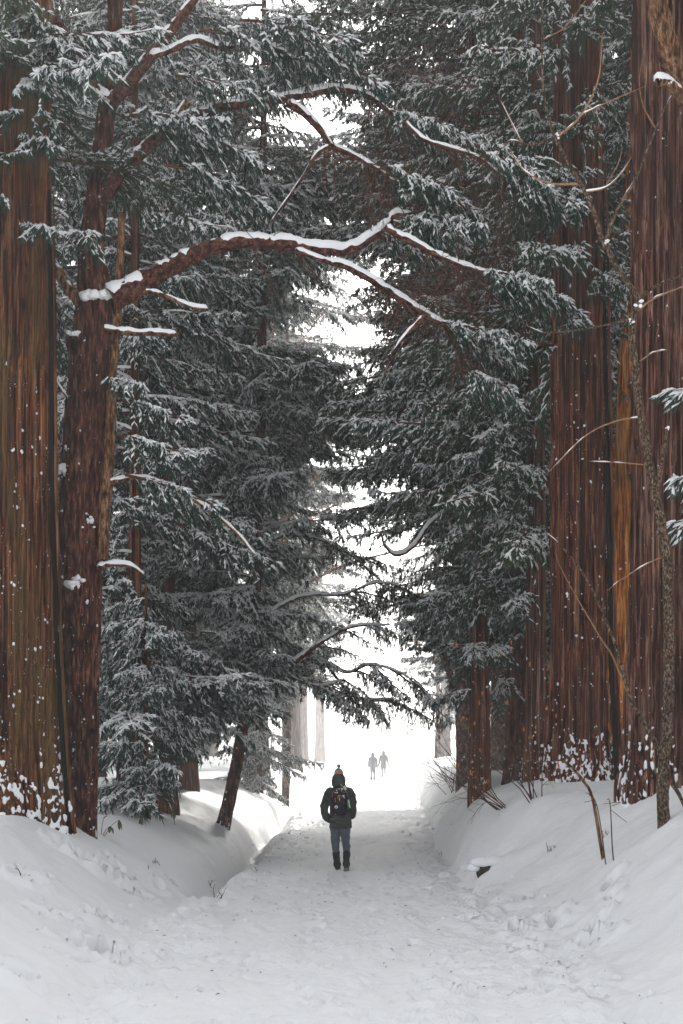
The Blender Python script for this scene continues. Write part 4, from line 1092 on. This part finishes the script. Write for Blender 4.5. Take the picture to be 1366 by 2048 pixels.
# dark lump put in for the shaded hole under the lip of the right bank, snow pillow beside it
x, y, z = ground_at(958, 1756)
rk = empty('hole', (x + .1, y + .12, z + .06), 'dark lump standing in for the shaded hole under the snowy lip of the right bank', 'hole')
rr = np.random.default_rng(12); v = ICO2 * (1 + .3 * (rr.random((len(ICO2), 1)) - .5)) * np.array([.14, .16, .17]); mb = MB(); mb.add(v, ICO2F)
M['hole'] = flat_mat('hole_shade', (.035, .028, .02), .8, .3, .5, 14)
link('shade_lump', mb.mesh('shade_lump', [M['hole']], False), rk)
mb = MB(); lumps(mb, [np.array([-.02, .02, .16]), np.array([.12, .04, .17]), np.array([-.16, .0, .08]), np.array([.26, .02, .1])], [.17, .2, .13, .16], [.08, .09, .08, .07], 0, rr, (ICO2, ICO2F))
link('snow', mb.mesh('snow', [M['snow']]), rk)

# needles and bark crumbs fallen on the trodden snow
mb = MB(); rr = np.random.default_rng(9)
for k in range(120):
    y = 10.5 + 30 * rr.random() ** 1.3; x = rr.uniform(-2.2, 2.4) * (1 if rr.random() < .8 else 1.5)
    z = h1(x, y) + .012; l = rr.uniform(.008, .026) * (2.4 if rr.random() < .1 else 1); a = rr.uniform(0, 3.14)
    d = np.array([math.cos(a), math.sin(a), rr.normal(0, .15)]) * l
    C = np.array([[x, y, z] - d, [x, y, z + .006], [x, y, z] + d * rr.uniform(.6, 1)])
    tube(mb, C, [.002, .004, .002], 4)
link('forest_litter', mb.mesh('forest_litter', [M['twig']]), kind='stuff', label='brown needles and bark crumbs strewn over the trodden snow', category='litter')

mb = MB(); rr = np.random.default_rng(19); P, A, Cc = [], [], []
for k in range(420):
    y = 11 + 34 * rr.random() ** 1.3; sd = rr.choice((-1, 1)); x = float(path_cx(y)) + sd * (float(path_hw(y)) + rr.normal(-.25, .4))
    a = .010 + .040 * rr.random() ** 3; P.append(np.array([x, y, h1(x, y) + a * .3])); A.append(a); Cc.append(a * .8)
lumps(mb, P, A, Cc, 0, rr)
link('snow_crumbs', mb.mesh('snow_crumbs', [M['snow_bank']]), kind='stuff', label='small clods of snow strewn along both path edges', category='snow')
# ------------------------------------------------------------------ people
def loft(mb, rows, n=20, mat=0, cap=True):
    """rows: (x, y, z, rx, ry) cross-sections, horizontal ellipses unless the run turns"""
    rows = np.asarray(rows, float); th = np.linspace(0, 2 * PI, n, endpoint=False)
    C = rows[:, :3]; T, S, U = frames(C)
    V = []
    for i, r in enumerate(rows):
        t = T[i]; sx = np.array([1.0, 0, 0]); sx = sx - t * sx.dot(t); sx /= np.linalg.norm(sx); sy = np.cross(t, sx)
        V.append(C[i] + np.cos(th)[:, None] * sx * r[3] + np.sin(th)[:, None] * sy * r[4])
    V = np.vstack(V); f = grid_faces(len(rows), n)
    if cap: f += [tuple(range(n - 1, -1, -1)), tuple((len(rows) - 1) * n + j for j in range(n))]
    mb.add(V, f, mat)

def curve_loft(mb, pts, rads, n=12, k=14):
    c = catmull(np.column_stack([pts, rads]), k)
    loft(mb, np.column_stack([c[:, :3], c[:, 3], c[:, 3]]), n)

def glove(mb, p, d, s=1.0):
    """palm, four bent fingers and a thumb; p wrist, d pointing direction"""
    d = np.array(d, float); d /= np.linalg.norm(d); a = np.array([0, 1.0, 0]); b = np.cross(d, a)
    curve_loft(mb, [p, p + d * .05 * s, p + d * .10 * s], [.03 * s, .042 * s, .036 * s], 8, 6)
    for i, l in enumerate((.065, .078, .072, .055)):
        q = p + d * .09 * s + a * (i - 1.5) * .02 * s
        curve_loft(mb, [q, q + d * l * .5 * s, q + d * l * .9 * s + b * .02 * s], [.0115 * s, .0105 * s, .009 * s], 6, 6)
    q = p + d * .035 * s + a * .03 * s
    curve_loft(mb, [q, q + a * .025 * s + d * .025 * s, q + a * .03 * s + d * .06 * s], [.014 * s, .013 * s, .010 * s], 6, 6)

def person(label, loc, cols, pose, rot=0, scale=1.0, group=None):
    x, y = loc
    t = empty('person', (x, y, pose.get('z', h1(x, y))), label, 'person', group)
    t.rotation_euler[2] = rot; t.scale = (scale,) * 3
    LL, RL = pose['legs']; LA, RA = pose['arms']; hx = pose.get('hx', -.02)
    skin = flat_mat('skin', (.45, .27, .2), .6, .3)
    # body: one continuous figure, mostly covered
    b = MB()
    loft(b, [(0, 0, .80, .13, .09), (0, 0, .95, .135, .095), (0, 0, 1.15, .13, .09), (0, 0, 1.35, .15, .095), (0, 0, 1.43, .10, .075), (hx * .6, .005, 1.50, .055, .055), (hx, .01, 1.56, .06, .07), (hx, .015, 1.64, .075, .09), (hx, .015, 1.72, .068, .085), (hx, .01, 1.765, .03, .04)])
    curve_loft(b, [(hx, .10, 1.66), (hx, .122, 1.635), (hx, .105, 1.62)], [.010, .014, .010], 8, 6)
    for s in (-1, 1): curve_loft(b, [(hx + s * .076, .01, 1.67), (hx + s * .086, .005, 1.65), (hx + s * .078, .01, 1.625)], [.010, .013, .009], 8, 6)
    for A in (LA, RA): curve_loft(b, A, [.05, .045, .04, .035, .03][:len(A)])
    for Lg in (LL, RL): curve_loft(b, Lg, [.075, .06, .05, .04, .035][:len(Lg)])
    fuse('body', b, skin, .016, t)
    # trousers
    b = MB()
    for Lg in (LL, RL):
        if cols.get('gaiter'): curve_loft(b, Lg[:-1], [.092, .082, .066, .060], 16, 20)
        else: curve_loft(b, Lg, [.092, .082, .066, .062, .055], 16, 24)
    loft(b, [(0, 0, .74, .155, .11), (0, 0, .86, .165, .115), (0, 0, .95, .15, .11)])
    fuse('trousers', b, cols['trousers'], .011, t, 5, .020)
    # boots and gaiters
    for Lg, lift in ((LL, pose.get('liftL', 0)), (RL, pose.get('liftR', 0))):
        a = np.array(Lg[-1]); k = np.array(Lg[-2])
        if cols.get('gaiter'):
            b = MB()
            c0 = k + (a - k) * -.02; up = (k - a); 
            rows = [(*(a + (k - a) * q), r, r * 1.05) for q, r in ((.08, .060), (.25, .061), (.42, .052), (.6, .058), (.78, .064), (.92, .0655), (1.0, .063))]
            loft(b, rows, 18)
            fuse('gaiter', b, cols['gaiter'], .009, t, 3, .014)
        b = MB()
        c, s_ = math.cos(lift), math.sin(lift)
        def rotp(p): return (a[0] + p[0], a[1] + p[1] * c + p[2] * s_, a[2] + -p[1] * s_ + p[2] * c)
        prof = [(-.085, .032, .045), (-.06, .042, .058), (0, .045, .062), (.07, .05, .045), (.14, .05, .036), (.19, .038, .028), (.215, .02, .018)]
        rows = []
        for yy, rx, rz in prof:
            q = rotp((0, yy, -.055 + rz)); rows.append((*q, rx, rz))
        loft(b, rows, 16); loft(b, [(*rotp((0, -.02, 0)), .05, .058), (*rotp((0, -.02, .09)), .05, .055)], 16)
        bo = fuse('boot', b, cols['boot'], .009, t, 3)
        b = MB(); rows = []
        for yy, rx in [(-.09, .035), (-.05, .047), (.05, .049), (.14, .052), (.2, .036)]:
            q = rotp((0, yy, -.058)); rows.append((*q, rx, .012))
        loft(b, rows, 12); link('sole', b.mesh('sole', [cols['sole']]), bo)
    # jacket with sleeves and hood
    b = MB()
    hem = pose.get('hem', .745)
    loft(b, [(.01, 0, hem, .19, .135), (.01, 0, hem + .12, .185, .135), (.005, 0, 1.02, .172, .128), (0, 0, 1.20, .178, .13), (0, 0, 1.34, .19, .125), (0, 0, 1.41, .165, .11), (0, 0, 1.455, .12, .095), (hx * .5, 0, 1.50, .085, .085)], 26)
    for A in (LA, RA): curve_loft(b, A, pose['sleeve'][:len(A)], 14, 18)
    jk = fuse('jacket', b, cols['jacket'], .011, t, 5, .028)
    if pose.get('hood', True):
        b = MB()
        loft(b, [(hx, .0, 1.465, .10, .10), (hx, -.005, 1.50, .122, .115), (hx, -.01, 1.555, .124, .12), (hx, .0, 1.60, .115, .115), (hx, .01, 1.655, .10, .105), (hx, .02, 1.69, .078, .085), (hx, .02, 1.70, .05, .05)], 24)
        for zz, rx in ((1.585, .119), (1.635, .108)):
            b2 = np.array([(hx + math.cos(q) * rx, -.003 + math.sin(q) * rx * .98, zz + .008 * math.sin(q * 3)) for q in np.linspace(0, 2 * PI, 40)])
            tube(b, b2, np.full(40, .009), 6)
        hd = fuse('hood', b, cols['jacket'], .008, t, 2)
    if cols.get('hat'):
        cols['hat'](t, hx)
    if pose.get('hands'):
        for i, A in enumerate((LA, RA)):
            b = MB(); w = np.array(A[-1]); glove(b, w, w - np.array(A[-2]))
            fuse('glove', b, cols['boot'], .006, t, 1)
    return t

C_ = lambda n, c, r=.8, s=.15, v=0.25, sc_=25: flat_mat(n, c, r, s, v, sc_)
def fabric(name, c, v=.25):
    m, nt, b = new_mat(name, .85, .15)
    tc = node(nt, 'ShaderNodeTexCoord'); n = node(nt, 'ShaderNodeTexNoise', Scale=7.0, Detail=4.0); n2 = node(nt, 'ShaderNodeTexNoise', Scale=160.0, Detail=2.0)
    mp = node(nt, 'ShaderNodeMapping'); mp.inputs['Scale'].default_value = (1, 1, 2.4)
    r = ramp(nt, [(.3, tuple(x * (1 - v) for x in c)), (.7, tuple(x * (1 + v) for x in c))])
    bp = node(nt, 'ShaderNodeBump', Strength=.8, Distance=.03); bp2 = node(nt, 'ShaderNodeBump', Strength=.4, Distance=.003)
    L = nt.links.new
    L(tc.outputs['Object'], mp.inputs[0]); L(mp.outputs[0], n.inputs['Vector']); L(tc.outputs['Object'], n2.inputs['Vector'])
    L(n.outputs['Fac'], r.inputs[0]); L(r.outputs[0], b.inputs['Base Color']); L(n.outputs['Fac'], bp.inputs['Height']); L(n2.outputs['Fac'], bp2.inputs['Height'])
    L(bp.outputs[0], bp2.inputs['Normal']); L(bp2.outputs[0], b.inputs['Normal'])
    return m

def hat_mat():
    """knitted bands: grey flecks, an orange band, grey-white cuff"""
    m, nt, b = new_mat('knit_hat', .95, .05)
    L = nt.links.new
    tc = node(nt, 'ShaderNodeTexCoord'); sp = node(nt, 'ShaderNodeSeparateXYZ'); L(tc.outputs['Object'], sp.inputs[0])
    mr = node(nt, 'ShaderNodeMapRange'); mr.inputs['From Min'].default_value = 1.675; mr.inputs['From Max'].default_value = 1.80
    n = node(nt, 'ShaderNodeTexNoise', Scale=55.0, Detail=2.0); L(tc.outputs['Object'], n.inputs['Vector'])
    ad = node(nt, 'ShaderNodeMath', operation='MULTIPLY_ADD'); ad.inputs[1].default_value = .16; ad.inputs[2].default_value = -.08
    L(n.outputs['Fac'], ad.inputs[0]); a2 = node(nt, 'ShaderNodeMath', operation='ADD'); L(sp.outputs['Z'], mr.inputs[0]); L(mr.outputs[0], a2.inputs[0]); L(ad.outputs[0], a2.inputs[1])
    r = ramp(nt, [(0, (.35, .36, .38)), (.16, (.30, .31, .33)), (.24, (.55, .16, .035)), (.40, (.60, .17, .03)), (.47, (.22, .25, .30)), (.70, (.10, .12, .15)), (.85, (.24, .27, .32))])
    r.color_ramp.interpolation = 'CONSTANT'
    L(a2.outputs[0], r.inputs[0])
    n3 = node(nt, 'ShaderNodeTexNoise', Scale=90.0); L(tc.outputs['Object'], n3.inputs['Vector'])
    r3 = ramp(nt, [(.4, (.5, .5, .5)), (.6, (1.2, 1.2, 1.2))]); L(n3.outputs['Fac'], r3.inputs[0])
    mx = node(nt, 'ShaderNodeMixRGB', blend_type='MULTIPLY'); mx.inputs[0].default_value = .8
    L(r.outputs[0], mx.inputs[1]); L(r3.outputs[0], mx.inputs[2]); L(mx.outputs[0], b.inputs['Base Color'])
    return m
def bobble_hat(t, hx):
    b = MB()
    loft(b, [(hx, .02, 1.672, .082, .095), (hx, .02, 1.70, .083, .097), (hx, .02, 1.735, .078, .09), (hx, .018, 1.765, .062, .072), (hx, .015, 1.785, .038, .044), (hx, .015, 1.793, .012, .014)], 22)
    h = link('hat', b.mesh('hat', [hat_mat()]), t)
    rr = np.random.default_rng(2); b = MB(); v = ICO2 * .037 * (1 + .35 * (rr.random((len(ICO2), 1)) - .5)); b.add(v + np.array([hx, .015, 1.825]), ICO2F)
    link('pompom', b.mesh('pompom', [C_('pompom_wool', (.17, .19, .23), .95, .05, .6, 60)]), h)
def plain_hat(t, hx):
    b = MB(); loft(b, [(hx, .015, 1.67, .085, .10), (hx, .015, 1.74, .078, .09), (hx, .015, 1.785, .04, .05), (hx, .015, 1.795, .01, .01)], 18)
    link('hat', b.mesh('hat', [C_('dark_hat', (.06, .055, .06))]), t)

M['jacket'] = fabric('parka_cloth', (.040, .048, .040)); M['trousers'] = fabric('slate_trousers', (.078, .088, .112))
M['gaiter'] = fabric('black_gaiter', (.014, .015, .02)); M['boot'] = C_('boot_leather', (.03, .022, .02)); M['sole'] = C_('grey_sole', (.20, .17, .15))
PX, PY = -0.03, 27.7
Zp = h1(PX, PY)
walker = person('walker in dark parka and bobble hat seen from behind on the path', (PX, PY),
    dict(jacket=M['jacket'], trousers=M['trousers'], gaiter=M['gaiter'], boot=M['boot'], sole=M['sole'], hat=bobble_hat),
    dict(legs=([(-.085, 0, .86), (-.078, .02, .62), (-.075, .05, .44), (-.072, .08, .345), (-.05, .14, .062)],
               [(.095, 0, .86), (.10, -.01, .62), (.115, -.02, .44), (.122, -.05, .345), (.125, -.16, .085)]),
         arms=([(-.11, 0, 1.415), (-.19, .0, 1.345), (-.275, -.03, 1.10), (-.245, .04, .965), (-.175, .11, .875)],
               [(.11, 0, 1.415), (.185, .0, 1.345), (.228, -.02, 1.12), (.215, .06, 1.00), (.16, .14, .93)]),
         sleeve=[.06, .078, .068, .062, .052], liftR=.42, z=Zp - .015, hem=.755), rot=R(-4))

def backpack():
    bp = empty('backpack', (PX, PY - .13, Zp + .9), 'black backpack covered in coloured badges worn by the walker', 'backpack')
    mt = fabric('backpack_cloth', (.012, .010, .016)); trim = C_('grey_piping', (.16, .14, .17)); 
    def sup(rx, ry, n=36, p=3.2):
        th = np.linspace(0, 2 * PI, n, endpoint=False); c, s = np.cos(th), np.sin(th)
        return np.sign(c) * abs(c) ** (2 / p) * rx, np.sign(s) * abs(s) ** (2 / p) * ry
    def block(name, rows, parent, mat):
        V = []; n = 36
        for (cx_, cy_, z_, rx, ry) in rows:
            a, b_ = sup(rx, ry); V.append(np.stack([a + cx_, b_ + cy_, np.full(n, z_)], 1))
        mb = MB(); mb.add(np.vstack(V), grid_faces(len(rows), n) + [tuple(range(n - 1, -1, -1)), tuple((len(rows) - 1) * n + j for j in range(n))])
        return link(name, mb.mesh(name, [mat]), parent)
    block('bag', [(0, -.08, .06, .10, .06), (0, -.09, .08, .125, .08), (0, -.09, .20, .138, .088), (0, -.085, .36, .142, .085), (0, -.075, .47, .132, .072), (0, -.065, .53, .105, .058), (0, -.055, .555, .06, .035)], bp, mt)
    pk = block('front_pocket', [(0, -.17, .085, .08, .015), (0, -.175, .10, .105, .03), (0, -.18, .20, .112, .034), (0, -.175, .285, .108, .028), (0, -.17, .30, .09, .012)], bp, mt)
    mb = MB(); th = np.linspace(-.15 * PI, 1.15 * PI, 30); C = np.stack([np.cos(th) * .13, np.full(30, -.135), .40 + np.sin(th) * .13], 1)
    C = np.vstack([[-.138, -.14, .16], C[::-1], [.138, -.14, .16]]); tube(mb, catmull(C, 50), np.full(50, .0045), 5)
    link('piping', mb.mesh('piping', [trim]), bp)
    mb = MB(); tube(mb, catmull(np.array([[-.03, -.03, .54], [-.02, -.035, .585], [.02, -.035, .585], [.03, -.03, .54]]), 12), np.full(12, .008), 6)
    link('handle', mb.mesh('handle', [mt]), bp)
    for s in (-1, 1):
        mb = MB(); C = catmull(np.array([[s * .07, 0, .53], [s * .085, .10, .575], [s * .10, .24, .50], [s * .12, .27, .35], [s * .14, .17, .20], [s * .13, .0, .12]]), 24)
        loft(mb, np.column_stack([C, np.full(24, .028), np.full(24, .008)]), 8); link('strap', mb.mesh('strap', [mt]), bp)
    # badges: crop pixel of the photo's bag mapped to bag coordinates (x, z) in metres
    K = .001057
    def bz(px, py): return (px - 545) * K, (1890 - py) * K - .90 + .0
    def disc(px, py, r, col, y=-.172, inner=None):
        bx, bzz = bz(px, py); n = 14; th = np.linspace(0, 2 * PI, n, endpoint=False)
        yy = y if bzz < .31 else -.165 + max(0, bzz - .36) * .13
        mb = MB(); V = np.vstack([np.stack([bx + np.cos(th) * q * r, np.full(n, yy - d), bzz + np.sin(th) * q * r], 1) for q, d in ((1, -.02), (1, .004), (.82, .008), (.01, .009))])
        mb.add(V, grid_faces(4, n)); o = link('badge', mb.mesh('badge', [col]), bp)
        if inner:
            mb = MB(); V = np.vstack([np.stack([bx + np.cos(th) * q * r * .5, np.full(n, yy - d), bzz + np.sin(th) * q * r * .5], 1) for q, d in ((1, .004), (1, .0105), (.01, .0115))])
            mb.add(V, grid_faces(3, n)); link('emblem', mb.mesh('emblem', [inner]), o)
    K1 = lambda n, c: flat_mat('badge_' + n, c, .35, .5)
    red, grn, teal, wht, yel, blu, org = K1('red', (.62, .03, .05)), K1('green', (.02, .45, .08)), K1('teal', (.10, .26, .26)), K1('white', (.65, .63, .62)), K1('yellow', (.65, .48, .08)), K1('blue', (.06, .10, .35)), K1('salmon', (.60, .30, .22))
    for a in [(532, 552, .017, red), (582, 549, .024, grn, None, wht), (497, 572, .015, teal, None, wht), (572, 586, .014, teal), (470, 609, .014, red, None, wht), (503, 609, .014, wht, None, blu),
              (614, 604, .010, teal), (648, 600, .010, red), (531, 664, .012, yel), (564, 660, .014, red), (606, 663, .018, wht, None, org), (506, 683, .009, red), (617, 689, .010, wht), (582, 690, .010, blu),
              (541, 690, .009, teal), (514, 700, .007, grn)]:
        disc(a[0], a[1], a[2], a[3], inner=a[5] if len(a) > 5 else None)
    disc(487, 841, .028, wht, -.212, blu)
    def ribbon(name, pts, r, col, yy=-.20):
        mb = MB(); C = np.array([[bz(*p)[0], yy + .004 * i, bz(*p)[1]] for i, p in enumerate(pts)]); C = catmull(C, 14)
        loft(mb, np.column_stack([C, np.full(14, r), np.full(14, .004)]), 8); link(name, mb.mesh(name, [col]), bp)
    ribbon('lanyard', [(470, 690), (472, 740), (480, 800)], .005, red); ribbon('lanyard', [(488, 885), (482, 930), (475, 970)], .006, red)
    ribbon('lanyard', [(610, 740), (606, 830)], .003, trim); ribbon('charm', [(612, 825), (597, 878)], .017, blu)
    ribbon('ribbon', [(655, 740), (668, 870)], .008, red, -.14); ribbon('ribbon', [(672, 725), (690, 845)], .010, grn, -.135); ribbon('ribbon', [(688, 725), (714, 862)], .008, wht, -.13)
    ribbon('charm', [(541, 700), (541, 738)], .009, yel, -.19); ribbon('charm', [(648, 850), (650, 878)], .008, teal, -.15)
    # paper tag hanging from the handle
    ribbon('tag_cord', [(555, 470), (595, 510)], .003, wht, -.11)
    bx, b2 = bz(622, 533); mb = MB()
    V = np.array([[-.012, 0, .036], [.012, 0, .036], [.035, 0, -.028], [.008, 0, -.040], [-.022, 0, .012]]); V = np.vstack([V, V + [0, .004, 0]]) + [bx, -.155, b2]
    mb.add(V, [(0, 1, 2, 3, 4), (9, 8, 7, 6, 5)] + [(i, (i + 1) % 5, (i + 1) % 5 + 5, i + 5) for i in range(5)]); tg = link('tag', mb.mesh('tag', [wht], False), bp)
    mb = MB(); V = np.array([[-.006, 0, .018], [.010, 0, .014], [.018, 0, -.018], [.004, 0, -.02]]) + [bx, -.1575, b2]; mb.add(V, [(0, 1, 2, 3)]); link('print', mb.mesh('print', [K1('tagprint', (.55, .16, .13))], False), tg)
backpack()

grey = lambda n, c: fabric('far_' + n, c)  # distant clothes: the paling of fog is mixed into the cloth colour
Yf = 98.0
for label, px, top_px, cols, dy, hood, hem, arms, sc_ in [
    ('left one of two distant figures fading into the fog, in bluish grey clothes coloured mist-pale', 745.5, 0, dict(jacket=grey('fogged_navy', (.16, .165, .18)), trousers=grey('fogged_slate', (.15, .15, .165)), boot=M['boot'], sole=M['sole'], hat=None), 0, True, .80,
     ([(-.11, 0, 1.415), (-.19, 0, 1.34), (-.235, 0, 1.10), (-.245, .04, .92), (-.24, .06, .80)], [(.11, 0, 1.415), (.20, 0, 1.34), (.23, 0, 1.10), (.25, .03, .92), (.28, .05, .80)]), 1.0),
    ('right one of two distant figures fading into the fog, in long brownish coat coloured mist-pale', 767.0, 0, dict(jacket=grey('brown', (.19, .175, .165)), trousers=grey('fogged_grey', (.16, .16, .17)), boot=M['boot'], sole=M['sole'], hat=None), 6.0, True, .62,
     ([(-.11, 0, 1.415), (-.19, 0, 1.34), (-.25, 0, 1.10), (-.28, .03, .92), (-.31, .05, .82)], [(.11, 0, 1.415), (.20, 0, 1.34), (.26, 0, 1.10), (.30, .02, .92), (.32, .03, .80)]), 1.0)]:
    y = Yf + dy; x = (px - 683) * y / FPX
    person(label, (x, y), cols, dict(legs=([(-.085, 0, .86), (-.085, .02, .62), (-.085, .04, .44), (-.085, .05, .33), (-.09, .06, .06)], [(.085, 0, .86), (.085, .0, .62), (.09, -.02, .44), (.09, -.04, .33), (.095, -.10, .06)]),
           arms=arms, sleeve=[.06, .076, .066, .058, .045], hood=hood, hem=hem, hands=True, hx=0), scale=sc_, group='two walkers in the fog')

# ------------------------------------------------------------------ haze: cold mist filling the wood
mb = MB()
x0, x1, y0, y1, z0, z1 = -302, 302, -62, 345, -1.8, 33.0
V = [(a, b, c) for a in (x0, x1) for b in (y0, y1) for c in (z0, z1)]
mb.add(np.array(V, float), [(0, 1, 3, 2), (4, 6, 7, 5), (0, 4, 5, 1), (2, 3, 7, 6), (0, 2, 6, 4), (1, 5, 7, 3)])
hm = bpy.data.materials.new('haze_air'); hm.use_nodes = True
nt = hm.node_tree; nt.nodes.clear()
o = nt.nodes.new('ShaderNodeOutputMaterial'); pv = nt.nodes.new('ShaderNodeVolumePrincipled')
pv.inputs['Color'].default_value = (.97, .975, .985, 1); pv.inputs['Density'].default_value = HAZE_DENSITY; pv.inputs['Anisotropy'].default_value = .7
pv.inputs['Density Attribute'].default_value = ''
nt.links.new(pv.outputs[0], o.inputs['Volume'])
link('haze', mb.mesh('haze', [hm], False), kind='stuff')
